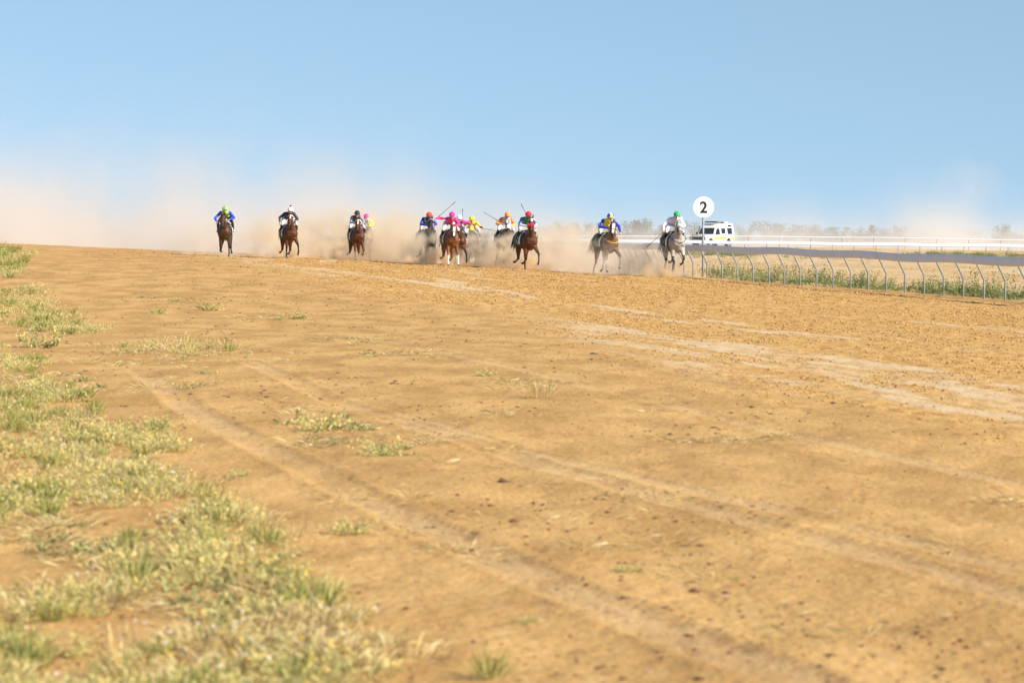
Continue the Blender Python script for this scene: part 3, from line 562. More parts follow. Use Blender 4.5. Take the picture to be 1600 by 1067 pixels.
# ------------------------------------------------------------------ racehorses and riders (local frame: +X forward, +Y the animal's left)
V3 = Vector
def d_(a, b=0): a = math.radians(a); b = math.radians(b); return V3((math.sin(a)*math.cos(b), math.sin(b), -math.cos(a)*math.cos(b)))
def coatmat(name, c, c2=None):
    return mat('coat_'+name, c, .5, var=.22, vscale=5, spec=.35, bump=.15, bscale=60)
COATS = {'brown': (.065, .030, .016), 'bay': (.085, .027, .010), 'chestnut': (.17, .062, .022), 'black': (.016, .013, .012), 'dark': (.045, .022, .014), 'palomino': (.14, .074, .036), 'grey': (.33, .305, .285), 'dun': (.20, .16, .13)}
def horse(px, py, Y, yaw, coat, points, legs, label, sc=1., blaze=None, socks='', neck=0., turn=0., cloth=(.02, .16, .08), hood=None, hoodc=None, patch=None, bz=1.0, noseband=None, brow=None, chest=None):
    p = pt(px, py, Y); root = empty('racehorse', (0, 0, 0), math.radians(-90+yaw*.85), sc); tag(root, label, 'horse', 'racehorses galloping along the track')
    mb = MB(); bones = []
    # trunk
    tr = [(-1.02, 1.34, .06, .09), (-.96, 1.33, .17, .20), (-.78, 1.29, .27, .30), (-.5, 1.24, .29, .32), (-.15, 1.18, .31, .33), (.18, 1.17, .305, .36), (.42, 1.20, .27, .38), (.60, 1.24, .225, .33), (.74, 1.28, .15, .22), (.80, 1.30, .08, .12)]
    mb.loft([(V3((x, 0, z)), V3((0, w, 0)), V3((0, 0, h))) for x, z, w, h in tr], 20)
    mb.limb([(.2, 0, 1.45), (.42, 0, 1.48), (.6, 0, 1.42)], [.07, .1, .08], 10)
    bones.append(((-.9, 0, 1.3), (.6, 0, 1.22), .28, .28, 'body'))
    for sy in (-1, 1):
        mb.limb([(.62, sy*.115, 1.32), (.70, sy*.11, 1.15)], [.12, .11], 12); mb.limb([(-.75, sy*.14, 1.32), (-.62, sy*.17, 1.1)], [.17, .15], 12)
        mb.limb([(.34, sy*.17, 1.42), (.56, sy*.165, 1.12)], [.09, .12], 12)
    # neck and head
    turn -= yaw*.75; nk = V3((1.17, math.sin(math.radians(turn))*.62, 1.86+neck)); n0 = V3((.50, 0, 1.34)); n1 = n0.lerp(nk, .5)+V3((.03, 0, .03))
    mb.limb([n0, n0.lerp(n1, .5), n1, n1.lerp(nk, .55), nk], [(.17, .27), (.13, .22), (.10, .165), (.085, .125), (.08, .11)], 16)
    bones.append((tuple(n0), tuple(nk), .2, .12, 'neck'))
    hd = V3((.62, math.sin(math.radians(turn)), -.62)).normalized(); muz = nk+V3((.04, 0, .02))+hd*.60; mid = nk.lerp(muz, .45)
    up = V3((.7, 0, .7))
    def hp(t, o=0): return nk.lerp(muz, t)+up*o
    mb.limb([hp(-.02, .0), hp(.18, .01), hp(.40, .0), hp(.62, .005), hp(.80, .0), hp(.97, -.005)], [(.095, .105), (.12, .135), (.108, .125), (.080, .09), (.066, .072), (.068, .064)], 16)
    mb.limb([hp(.25, -.07), hp(.45, -.075), hp(.8, -.045)], [.07, .055, .035], 10)
    bones.append((tuple(hp(.1)), tuple(hp(1)), .12, .07, 'head'))
    for sy in (-1, 1): mb.limb([hp(.14, .03)+V3((0, sy*.085, 0)), hp(.26, .035)+V3((0, sy*.095, 0))], [.035, .03], 8)
    # legs
    low = 9; hoofs = []
    for key, sy in (('FL', 1), ('FR', -1), ('HL', 1), ('HR', -1)):
        a1, a2, a3, b = legs[key]; b = b*sy; col = '_sock' if key in socks.split() else ''
        if key[0] == 'F':
            e = V3((.44+.10*math.sin(math.radians(a1)), sy*.17, 1.0)); k = e+d_(a1, b)*.43; f = k+d_(a2, b*.5)*.30; h = f+d_(a3)*.13; t = h+d_(a3+25)*.055
            mb.limb([V3((.5, sy*.16, 1.22)), e, e.lerp(k, .45), e.lerp(k, .88), k], [.14, .105, .078, .052, .052], 12); bones.append((tuple(e), tuple(k), .1, .055, 'arm'))
        else:
            hpj = V3((-.64, sy*.16, 1.18)); st = hpj+d_(a1*.4+28)*.27; k = st+d_(a1, b)*.47; f = k+d_(a2, b*.5)*.38; h = f+d_(a3)*.13; t = h+d_(a3+25)*.055
            mb.limb([hpj, st, st.lerp(k, .35), st.lerp(k, .8), k], [(.14, .21), (.125, .18), (.10, .125), (.058, .065), (.055, .06)], 12); bones.append((tuple(st), tuple(k), .14, .06, 'thigh'))
        mb.limb([k, k.lerp(f, .3), k.lerp(f, .85), f, h], [.05, .036, .035, .042, .034], 10); bones.append((tuple(k), tuple(f), .045, .045, 'cannon'+col)); bones.append((tuple(f), tuple(h), .045, .04, 'pastern'+col))
        q = (t-h).normalized(); mb.limb([h, h.lerp(t, .5), t], [.042, .052, .058], 10, cap=False); bones.append((tuple(h+q*.02), tuple(t+q*.03), .055, .06, 'hoof')); low = min(low, (t.z-.02)); hoofs.append(t)
    me = fuse(mb, 'body', .021, 3)
    C = coatmat(coat, COATS[coat]); mats = [C, coatmat('pts_'+points, {'black': (.014, .012, .012), 'brown': (.06, .028, .016), 'same': COATS[coat], 'darkgrey': (.035, .032, .03)}[points]), mat('horse_white', (.70, .66, .60), .6), mat('hoof', (.11, .09, .075), .5), mat('muzzle_'+('p' if coat == 'grey' else 'd'), (.16, .11, .10) if coat == 'grey' else (.02, .015, .014), .6),
                                              mat('face_cover_'+str(hoodc or (.7, .7, .7)), hoodc or (.7, .7, .7), .7)]
    hv = (muz-nk).normalized(); nkn = np.array(nk); hvn = np.array(hv)
    def fn(tg, t, c, n):
        if tg == 'hoof': return 3
        if 'sock' in tg: return 2
        if tg.startswith('cannon') or tg.startswith('pastern'): return 1
        if tg == 'arm': return 1 if t > .72 and points != 'same' else 0
        if tg == 'thigh': return 1 if t > .85 and points != 'same' else 0
        if tg == 'head':
            s = float((c-nkn) @ hvn)/.56; lat = abs(c[1]-nk.y-(muz.y-nk.y)*s)
            if hood and s < hood: return 5
            if blaze and n[0] > .25 and lat < blaze*(1.15-.4*s) and .08 < s < bz: return 2
            if s > .86: return 4
        return 0
    classify(me, bones, fn); body = link('body', me, root, mats)
    # ears, eyes, mane, tail
    for sy in (-1, 1):
        e0 = nk+V3((-.03, sy*.055, .07)); MB().loft([(e0+V3((-.01, 0, 0)), V3((.018, 0, 0)), V3((0, .03, 0))), (e0+V3((0, sy*.012, .07)), V3((.022, 0, 0)), V3((0, .034, 0))), (e0+V3((.01, sy*.02, .16)), V3((.004, 0, 0)), V3((0, .005, 0)))], 8).obj('ear', [mats[5] if hood else C], root)
        MB().ball(hp(.24, .045)+V3((0, sy*.120, 0)), .026).obj('eye', [mat('eye', (.01, .008, .006), .1)], root)
        MB().ball(hp(.93, .03)+V3((.0, sy*.045, 0)), .013, n=6).obj('nostril', [mat('nostril', (.02, .012, .012), .7)], root)
    DK = mat('hair_'+points+coat, (.02, .016, .014) if coat not in ('chestnut', 'palomino', 'grey') else {'chestnut': (.13, .05, .02), 'palomino': (.45, .33, .2), 'grey': (.30, .28, .26)}[coat], .6)
    mm = MB(); r = random.Random(int(px))
    for k in range(46):
        t = k/45; b0 = n0.lerp(nk, t)+V3((-.13+.03*t, 0, .17-.05*t))*(1-.25*t)+V3((0, r.uniform(-.012, .012), 0)); sd = r.choice((-1, 1, 1)); 
        mm.limb([b0, b0+V3((-.07, sd*.03, .035)), b0+V3((-.15, sd*.07, r.uniform(-.04, .03)))], [(.010, .016), (.009, .015), (.003, .004)], 5)
    mm.obj('mane', [DK], root)
    mm = MB()
    for k in range(26):
        oy = r.uniform(-.05, .05); a = r.uniform(-.16, .16); L = r.uniform(.45, .75); b0 = V3((-1.0, oy*.5, 1.42+r.uniform(-.02, .03)))
        mm.limb([b0, b0+V3((-.14, oy, .03)), b0+V3((-.30, oy+a*.4, -.12)), b0+V3((-.34-L*.25, oy+a, -.12-L*.75))], [.022, .024, .02, .004], 5)
    mm.obj('tail', [DK], root)
    # saddle, saddle cloth and girth follow the barrel
    def band(name, x0, x1, th0, th1, off, m, nx=5, na=22, thick=.012):
        def pp(x, th, o):
            zc = np.interp(x, [q[0] for q in tr], [q[1] for q in tr]); w = np.interp(x, [q[0] for q in tr], [q[2] for q in tr]); hh = np.interp(x, [q[0] for q in tr], [q[3] for q in tr])
            ex = .05*math.exp(-((x-.42)/.25)**2)*max(0, math.cos(th)); return (x, (w+o)*math.sin(th), zc+(hh+o+ex)*math.cos(th))
        V = []; 
        for o in (off, off+thick):
            for i in range(nx+1):
                for j in range(na+1): V.append(pp(x0+(x1-x0)*i/nx, th0+(th1-th0)*j/na, o))
        M = (nx+1)*(na+1); F = []; ix = lambda l, i, j: l*M+i*(na+1)+j
        for i in range(nx):
            for j in range(na): F += [(ix(1, i, j), ix(1, i, j+1), ix(1, i+1, j+1), ix(1, i+1, j)), (ix(0, i, j), ix(0, i+1, j), ix(0, i+1, j+1), ix(0, i, j+1))]
        for i in range(nx): F += [(ix(0, i, 0), ix(1, i, 0), ix(1, i+1, 0), ix(0, i+1, 0)), (ix(0, i, na), ix(0, i+1, na), ix(1, i+1, na), ix(1, i, na))]
        for j in range(na): F += [(ix(0, 0, j), ix(0, 0, j+1), ix(1, 0, j+1), ix(1, 0, j)), (ix(0, nx, j), ix(1, nx, j), ix(1, nx, j+1), ix(0, nx, j+1))]
        return MB().add(V, F).obj(name, [m], root)
    CL = mat('cloth_%.2f%.2f' % cloth[:2], cloth, .75, bump=.3, bscale=12); WHc = mat('pad_white', (.72, .72, .70), .8)
    sc_ = band('saddle_cloth', -.52, .06, -1.95, 1.95, .022, CL); nb = mat('number_white', (.75, .75, .73), .7)
    band('saddle_pad', .06, .20, -1.85, 1.85, .026, WHc, 2); band('saddle', -.22, .16, -.75, .75, .05, mat('saddle_leather', (.03, .018, .012), .4), thick=.03); band('girth', .20, .29, -3.1, 3.1, .016, mat('girth', (.05, .05, .05) if not chest else chest, .7), 2, 40)
    if patch:
        fw = up.cross(V3((0, 1, 0))).cross(up).normalized(); a0 = hp(.24, .125)
        MB().loft([(a0, V3((0, .055, 0)), hv*.06), (a0+up*.02, V3((0, .045, 0)), hv*.05)], 12).obj('hood_patch', [mat('patch_green', patch, .6)], root)
    LT = mat('tack_leather', (.035, .02, .014), .45)
    def ring(name, t, m, grow=.012, wd=.012, th=None):
        c = hp(t, -.012 if t < .6 else -.005); rr = np.interp(t, [0, .18, .4, .62, .8, 1], [.105, .13, .122, .094, .075, .068])+grow; rw = np.interp(t, [0, .18, .4, .62, .8, 1], [.098, .122, .11, .083, .07, .07])+grow
        a = hv.cross(V3((0, 1, 0))).normalized(); u = V3((0, 1, 0)); mb = MB(); Pn = []
        N = 20; V = []; F = []; K = 6; th = th or wd*.7
        for i in range(N):
            an = 2*math.pi*i/N; pc = c+u*rw*math.cos(an)+a*rr*math.sin(an); o = (u*math.cos(an)+a*math.sin(an))
            for k in range(K): b = 2*math.pi*k/K; V.append(pc+o*th*math.cos(b)+hv*wd*math.sin(b))
        for i in range(N):
            for k in range(K): F.append((i*K+k, ((i+1) % N)*K+k, ((i+1) % N)*K+(k+1) % K, i*K+(k+1) % K))
        return mb.add(V, F).obj(name, [m], root)
    ring('browband', .10, mat('brow_%s' % (brow or 'l'), {None: (.035, .02, .014), 'w': (.75, .75, .72), 'y': (.6, .4, .02)}[brow], .5), wd=.020)
    ring('noseband', .60, mat('nb_%s' % (noseband or 'l'), {None: (.035, .02, .014), 'r': (.62, .01, .02), 'w': (.7, .7, .68), 'y': (.65, .42, .02)}[noseband], .8), wd=.05 if noseband == 'r' else .014, th=.045 if noseband == 'r' else None)
    mb = MB()
    for sy in (-1, 1): mb.limb([hp(.12)+V3((0, sy*.112, 0)), hp(.6)+V3((0, sy*.085, 0)), hp(.84)+V3((0, sy*.066, 0))], [.009]*3, 6); mb.limb([hp(.84, -.02)+V3((0, sy*.068, 0)), V3((.78, sy*.15, 1.62)), V3((.58, sy*.09, 1.74))], [.009]*3, 6)
    mb.obj('reins', [LT], root)
    mb = MB()
    for sy in (-1, 1): mb.limb([(.36, sy*.31, 1.45), (.55, sy*.275, 1.36), (.73, sy*.205, 1.26), (.83, sy*.08, 1.20), (.85, 0, 1.19)], [.012]*5, 6)
    mb.obj('breastplate', [mat('bp_%s' % bool(chest), chest or (.035, .02, .014), .6)], root)
    if hood and hoodc == HOODW:     # dark rings round the eye holes, a coloured patch
        for sy in (-1, 1): MB().limb([hp(.24, .045)+V3((0, sy*.105, 0)), hp(.24, .045)+V3((0, sy*.132, 0))], [.042, .038], 10, cap=False).obj('blinker', [mat('blinker_black', (.015, .015, .018), .6)], root)
    root.location = (p.x, Y, gz(p.x, Y)-low*sc-.01)
    return root
HOODW = (.78, .74, .72)
SILK = {}
def silk(c): return mat('silk_%.2f_%.2f_%.2f' % c, c, .45, sheen=.2, bump=.35, bscale=14, spec=.4)
BLK = (.014, .014, .018); WHT = (.60, .60, .62); SKIN = (.46, .24, .16)
def jockey(h, label, torso, sleeve, cap, cap2=None, legs_=WHT, sash=None, lower=None, hands=None, lean=0., look=0., whip=None, whiplabel=None, goggles=True, pom=None, out=1.):
    root = empty('person', h.location, h.rotation_euler[2], h.scale[0]); tag(root, label, 'jockey', 'jockeys riding the racehorses')
    mb = MB(); bn = []
    pel = V3((-.34, 0, 1.90)); ch = V3((.06, lean*.5, 2.00)); nkp = V3((.27, lean, 2.07)); hc = V3((.41, lean*1.1, 2.155))
    mb.limb([pel, pel.lerp(ch, .45), ch, ch.lerp(nkp, .6), nkp], [(.155, .12), (.15, .125), (.19, .13), (.155, .10), (.075, .075)], 14); bn += [(tuple(pel), tuple(pel.lerp(ch, .25)), .16, .15, 'breech'), (tuple(pel.lerp(ch, .3)), tuple(nkp), .16, .17, 'torso')]
    mb.limb([nkp, nkp.lerp(hc, .6)], [.06, .058], 10); mb.ball(hc, .098, n=10, sq=(1.0, .82, 1.15)); mb.ball(hc+V3((.085, 0, -.035)), .028, n=6); mb.limb([hc+V3((.05, 0, -.085)), hc+V3((.07, 0, -.1))], [.045, .035], 8)
    for sy in (-1, 1): mb.ball(hc+V3((0, sy*.084, -.02)), .024, n=6)
    bn += [(tuple(hc), tuple(hc+V3((.03, 0, -.02))), .1, .1, 'face')]
    hdef = {1: V3((.62, .08, 1.74)), -1: V3((.62, -.08, 1.74))}; hands = hands or {}
    for sy in (-1, 1):
        sh = V3((.14, sy*.185+lean*.8, 2.03)); hnd = V3(hands[sy][1]) if sy in hands else hdef[sy]; el = V3(hands[sy][0]) if sy in hands else V3((.24, sy*.34*out, 1.80))
        mb.limb([sh+V3((-.03, -sy*.05, 0)), sh, sh.lerp(el, .5), el], [.085, .082, .066, .055], 12); mb.limb([el, el.lerp(hnd, .4), el.lerp(hnd, .9)], [.056, .05, .034], 10)
        bn += [(tuple(sh), tuple(el), .08, .06, 'arm'), (tuple(el), tuple(el.lerp(hnd, .86)), .056, .036, 'fore'), (tuple(el.lerp(hnd, .95)), tuple(hnd), .045, .05, 'hand')]
        dr = (hnd-el).normalized(); mb.limb([el.lerp(hnd, .88), hnd, hnd+dr*.045], [(.028, .028), (.040, .022), (.040, .020)], 10)
        sidev = dr.cross(V3((0, 0, 1))).normalized(); dn = sidev.cross(dr).normalized()
        if dn.z > 0: dn = -dn
        for q, (o, L) in enumerate(((-.03, .9), (-.01, 1.0), (.011, .95), (.031, .75))):
            b0 = hnd+dr*.04+sidev*o; mb.limb([b0, b0+dr*.032*L+dn*.008, b0+dr*.030*L+dn*.036*L, b0-dr*.004+dn*.045*L], [.0105, .0100, .0095, .009], 7)
        mb.limb([hnd-sidev*.035*sy, hnd-sidev*.045*sy+dr*.03+dn*.02, hnd-sidev*.02*sy+dr*.05+dn*.04], [.0125, .011, .010], 7)
        hip = V3((-.33, sy*.11, 1.87)); kn = V3((.14, sy*.31, 1.60)); an = V3((-.16, sy*.345, 1.27)); toe = V3((.05, sy*.36, 1.20))
        mb.limb([hip, hip.lerp(kn, .4), kn], [.115, .10, .062], 12); mb.limb([kn, kn.lerp(an, .35), an], [.060, .060, .04], 12); mb.limb([an+V3((-.04, 0, -.03)), an.lerp(toe, .5)+V3((0, 0, -.01)), toe], [(.035, .03), (.038, .03), (.032, .022)], 10)
        bn += [(tuple(hip), tuple(kn), .11, .065, 'breech'), (tuple(kn+(an-kn)*.12), tuple(an), .06, .045, 'boot'), (tuple(an), tuple(toe), .04, .04, 'boot')]
    me = fuse(mb, 'body', .0155, 2)
    lo = lower or sleeve; mats = [silk(torso), silk(sleeve), silk(sash or torso), silk(lo), mat('breeches_%.2f' % legs_[0], legs_, .65, bump=.2), mat('boot_black', BLK, .35), mat('skin', SKIN, .55), mat('glove', BLK, .6)]
    def fn(tg, t, c, n):
        if tg == 'torso': return 2 if sash and abs(c[1]*.8+(c[0]-.05)*.9) < .06 else 0
        if tg == 'arm': return 1
        if tg == 'fore': return 3
        return {'breech': 4, 'boot': 5, 'face': 6, 'hand': 6}[tg]
    classify(me, bn, fn); body = link('body', me, root, mats)
    c1 = silk(cap); c2 = silk(cap2 or cap); mb = MB(); hz = hc+V3((-.012, 0, .035))
    rings = []
    for k in range(9):
        a = math.radians(-18+k*13.2); rings.append((hz+V3((0, 0, .135*math.sin(a))), V3((.148*math.cos(a), 0, 0)), V3((0, .125*math.cos(a), 0))))
    mb.loft(rings, 20); hm = mb.mesh('helmet'); 
    for f in hm.polygons:
        if cap2 and (abs(f.center.y-hz.y) < .035 or f.center.z-hz.z > .115): f.material_index = 1
    hl = link('helmet', hm, root, [c1, c2])
    mb = MB().loft([(hz+V3((.11, 0, -.018)), V3((.07, 0, -.01)), V3((0, .095, 0))), (hz+V3((.125, 0, -.03)), V3((.072, 0, -.012)), V3((0, .10, 0))), (hz+V3((.118, 0, -.036)), V3((.06, 0, -.01)), V3((0, .09, 0)))], 14); mb.obj('peak', [c2], hl)
    if pom: MB().ball(hz+V3((0, 0, .165)), .042, n=7).obj('pompom', [mat('pompom', pom, .9)], hl)
    if goggles:
        mb = MB(); mb.limb([hc+V3((.085, -.06, .012)), hc+V3((.105, -.03, .01)), hc+V3((.108, 0, .006)), hc+V3((.105, .03, .01)), hc+V3((.085, .06, .012))], [.018, .024, .016, .024, .018], 8); mb.obj('goggles', [mat('goggles', (.02, .02, .025), .15)], root)
    for sy in (-1, 1):   # stirrup
        mb = MB(); tx = V3((-.0, sy*.352, 1.17)); mb.limb([tx+V3((0, -.05, 0)), tx+V3((0, .05, 0))], [.012]*2, 6); mb.limb([tx+V3((0, -.05, 0)), tx+V3((0, 0, .12))], [.008]*2, 6); mb.limb([tx+V3((0, .05, 0)), tx+V3((0, 0, .12))], [.008]*2, 6); mb.limb([tx+V3((0, 0, .12)), V3((-.02, sy*.3, 1.42))], [.012]*2, 6); st = mb.obj('stirrup', [mat('steel', (.5, .5, .5), .3, .9)], h)
    for w, wl in zip(whip or [], whiplabel or []):
        a, b = V3(w[0]), V3(w[1]); wt = empty('riding_whip', h.location, h.rotation_euler[2], h.scale[0]); tag(wt, wl, 'whip')
        MB().limb([a-(b-a)*.10, a+(b-a)*.12], [.015, .013], 8).obj('handle', [mat('whip_grip', (.015, .015, .015), .6)], wt)
        MB().limb([a+(b-a)*.12, a+(b-a)*.8], [.010, .008], 6).obj('shaft', [mat('whip_shaft', (.02, .02, .022), .5)], wt)
        MB().limb([a+(b-a)*.8, b], [(.013, .007), (.015, .007)], 6).obj('flap', [mat('whip_grip', BLK, .6)], wt)
    return root
L1 = dict(FL=(3, -2, 25, 2), FR=(-8, -52, -80, 4), HL=(-16, -60, -90, 5), HR=(4, -66, -95, 6))
L2 = dict(FL=(42, -18, -50, 12), FR=(-2, -8, 22, 0), HL=(-12, -66, -95, 3), HR=(14, -70, -95, 5))
L3 = dict(FL=(12, -62, -75, 8), FR=(2, -4, 24, -6), HL=(-14, -60, -90, 5), HR=(6, -74, -100, 8))
L4 = dict(FL=(28, -52, -85, 2), FR=(10, -68, -105, 2), HL=(2, -22, 12, 0), HR=(22, -30, 10, 3))
L5 = dict(FL=(2, -4, 24, 4), FR=(12, 2, 25, 1), HL=(-10, -70, -95, 4), HR=(16, -76, -100, 5))
L6 = dict(FL=(46, -6, -30, 9), FR=(8, 0, 25, 1), HL=(-30, -35, -70, 6), HR=(2, -30, 5, 8))
GR = (.02, .17, .085)
h1 = horse(352, 402, 125, 3, 'brown', 'black', L1, 'brown horse at the far left of the field, rider in lime and blue', 1.0, socks='', neck=-.02, cloth=(.03, .45, .20))
jockey(h1, 'jockey in lime green vest with bright blue sleeves and lime cap', (.30, .55, .02), (.015, .04, .55), (.42, .62, .01), (.05, .35, .18), legs_=BLK, hands={-1: ((.30, -.44, 1.78), (.42, -.34, 1.60)), 1: ((.26, .40, 1.80), (.58, .16, 1.70))}, whip=[((.42, -.34, 1.6), (.75, .05, 1.85))], whiplabel=['whip held low by the jockey in lime and blue'])
h2 = horse(451, 405, 124, 18, 'bay', 'black', L2, 'bay horse with white star, second from left, rider in black', 1.02, blaze=.022, bz=.5, socks='', neck=.05, brow='w', cloth=(.015, .11, .07))
jockey(h2, 'jockey in black silks and white cap topped by a black pompom', BLK, BLK, (.70, .70, .75), legs_=WHT, pom=BLK, hands={-1: ((.10, -.42, 1.86), (.20, -.42, 1.62))})
h3b = horse(571, 404, 133, 8, 'dun', 'same', L1, 'pale dusty horse half hidden behind the third horse from left', .98, neck=.0, hood=None)
jockey(h3b, 'jockey in pink cap and neon yellow sleeve behind the black-capped rider', (.62, .60, .62), (.70, .75, .01), (.75, .02, .30), legs_=WHT, whip=[((.62, -.1, 1.74), (.45, -.35, 2.35))], whiplabel=['whip raised beside the pink cap behind the third horse'], hands={-1: ((.24, -.34, 1.85), (.62, -.12, 1.75))})
h3 = horse(557, 408, 124, 14, 'bay', 'same', L3, 'red-bay horse with narrow blaze, third from left, rider in black cap', .99, blaze=.02, bz=.6, brow='w', cloth=(.015, .15, .07))
jockey(h3, 'jockey in black and lilac grey silks with shiny black cap', (.05, .04, .05), (.22, .22, .30), BLK, legs_=(.50, .52, .62), lean=-.04, out=.9)
h4 = horse(667, 411, 121, 20, 'black', 'same', L5, 'black horse in a dark hood wreathed in dust left of the pink rider', 1.0, brow='w', cloth=(.02, .22, .10), neck=.1)
jockey(h4, 'jockey in red cap and royal blue sleeves with a lime sash', (.02, .03, .16), (.01, .03, .40), (.75, .045, .01), sash=(.25, .50, .05), legs_=(.42, .42, .48), lean=-.02)
h7 = horse(738, 410, 124, -4, 'brown', 'same', L1, 'brown horse in a yellow hood at the back of the central bunch', .99, hood=.62, hoodc=(.72, .42, .015), cloth=(.02, .25, .15))
jockey(h7, 'jockey in all yellow silks and yellow cap at the back of the bunch', (.70, .38, .01), (.68, .40, .02), (.75, .52, .01), lower=(.10, .06, .01), legs_=WHT, hands={-1: ((.15, -.42, 1.88), (.45, -.40, 1.98)), 1: ((.2, .36, 1.85), (.35, .50, 1.78))}, whip=[((.45, -.40, 1.98), (.35, -.42, 2.62)), ((.35, .50, 1.78), (.05, 1.22, 1.62))], whiplabel=['thin whip pointing straight up left of the yellow cap', 'long whip slanting down to the right of the yellow rider'])
h6 = horse(716, 415, 119, 8, 'bay', 'black', L2, 'dark bay horse close behind the right shoulder of the chestnut', .97, socks='', brow=None)
jockey(h6, 'jockey in white cap and purple pink sleeves beside the all-pink rider', (.12, .02, .20), (.70, .02, .25), (.72, .72, .76), sash=(.7, .02, .3), legs_=WHT, hands={1: ((.18, .44, 1.97), (.50, .50, 1.90))})
h5 = horse(703, 417, 116.5, 14, 'chestnut', 'same', dict(L5, FL=(5, -3, 24, 8)), 'chestnut horse with broad white blaze and white front socks', 1.0, blaze=.042, socks='FL FR', cloth=(.02, .18, .10), turn=4, neck=-.2)
jockey(h5, 'jockey in all bright pink silks and cap with one arm raised', (.72, .01, .20), (.74, .02, .24), (.78, .02, .28), legs_=WHT, hands={-1: ((.05, -.46, 2.06), (.12, -.68, 2.03))}, whip=[((.10, -.52, 2.10), (.25, .16, 2.72))], whiplabel=['whip lifted high over the jockey in all pink'])
h8 = horse(789, 416, 119, 16, 'dark', 'black', L6, 'dark bay horse wearing a white face hood with black eye holes', .99, hood=.55, hoodc=HOODW, cloth=(.015, .20, .12), neck=-.10)
jockey(h8, 'jockey in orange cap and grey vest with red and orange sleeves', (.50, .46, .52), (.70, .12, .01), (.80, .26, .01), lower=(.75, .45, .02), legs_=(.62, .62, .70), whip=[((.3, -.45, 1.98), (.1, -.95, 2.30))], whiplabel=['short whip sticking up left of the orange-capped jockey'], hands={-1: ((.18, -.42, 1.82), (.48, -.20, 1.80))})
h9 = horse(822, 421, 112.5, 20, 'bay', 'black', L2, 'glossy bay horse with fluffy red noseband right of the white-hooded horse', 1.03, blaze=.03, bz=.4, noseband='r', brow='w', cloth=(.03, .20, .22), neck=.12)
jockey(h9, 'jockey in dark red cap with green vest and blue and white sleeve', (.03, .17, .04), (.04, .12, .50), (.62, .01, .02), lower=(.66, .68, .80), legs_=(.55, .53, .68), lean=-.04, whip=[((.62, .0, 1.8), (.20, -.28, 2.60))], whiplabel=['whip tip poking up above the dark red cap'])
h10 = horse(947, 430, 107, 22, 'palomino', 'same', L6, 'palomino horse with white face and yellow breastplate, second from right', 1.0, blaze=.045, socks='FL FR', chest=(.62, .40, .03), cloth=(.02, .22, .13), noseband=None, brow=None, neck=.02)
jockey(h10, 'jockey in yellow vest and blue sleeves with blue and yellow cap', (.74, .60, .02), (.01, .03, .42), (.02, .07, .55), (.75, .68, .03), legs_=WHT, hands={1: ((.32, .38, 1.83), (.55, .36, 1.56))})
h11 = horse(1052, 433, 105, 16, 'grey', 'darkgrey', L4, 'pale grey horse leading the field at the rail in a white hood', 1.02, hood=.5, hoodc=(.80, .78, .77), patch=(.01, .36, .16), cloth=(.012, .03, .03), neck=.04)
jockey(h11, 'jockey in emerald green cap and white lilac silks on the grey', (.55, .52, .68), (.66, .64, .74), (.01, .36, .12), legs_=(.68, .68, .74), hands={-1: ((.15, -.44, 1.80), (.30, -.46, 1.58))}, whip=[((.30, -.46, 1.58), (.15, -1.05, 1.02))], whiplabel=['whip trailing down on the left side of the grey horse'])

# ------------------------------------------------------------------ dust in the air
def dustmat(name, build, col=(.97, .905, .825), ani=.25):
    m = bpy.data.materials.new(name); m.use_nodes = True; t = m.node_tree; t.nodes.remove(t.nodes['Principled BSDF']); out = t.nodes['Material Output']
    v = t.nodes.new('ShaderNodeVolumePrincipled'); v.inputs['Color'].default_value = (*col, 1); v.inputs['Anisotropy'].default_value = ani
    t.links.new(v.outputs[0], out.inputs['Volume'])
    def M(op, a, b=None, c=None, clamp=False):
        n = t.nodes.new('ShaderNodeMath'); n.operation = op; n.use_clamp = clamp
        for i, x in enumerate((a, b, c)):
            if x is None: continue
            if isinstance(x, (int, float)): n.inputs[i].default_value = x
            else: t.links.new(x, n.inputs[i])
        return n.outputs[0]
    build(t, v, M); return m
def posxyz(t):
    g = t.nodes.new('ShaderNodeNewGeometry'); s = t.nodes.new('ShaderNodeSeparateXYZ'); t.links.new(g.outputs['Position'], s.inputs[0]); return g.outputs['Position'], s.outputs
def nz(t, vec, scale, det=3, st=(1, 1, 1)):
    mp = t.nodes.new('ShaderNodeMapping'); mp.inputs['Scale'].default_value = st; t.links.new(vec, mp.inputs[0]); n = t.nodes.new('ShaderNodeTexNoise'); n.inputs['Scale'].default_value = scale; n.inputs['Detail'].default_value = det; t.links.new(mp.outputs[0], n.inputs['Vector']); return n.outputs[0]
def box_obj(name, lo, hi, m, label):
    o = MB().box(lo, hi).obj(name, [m], None, False); tag(o, label, 'dust', None, 'stuff'); return o
def curve(t, x, x0, x1, pts):
    mr = t.nodes.new('ShaderNodeMapRange'); mr.inputs['From Min'].default_value = x0; mr.inputs['From Max'].default_value = x1; t.links.new(x, mr.inputs[0])
    r = t.nodes.new('ShaderNodeValToRGB'); e = r.color_ramp.elements
    while len(e) < len(pts): e.new(.5)
    mx = max(p[1] for p in pts)
    for i, (p, v) in enumerate(pts): e[i].position = (p-x0)/(x1-x0); e[i].color = (v/mx,)*3+(1,)
    t.links.new(mr.outputs[0], r.inputs[0]); return r.outputs[0], mx
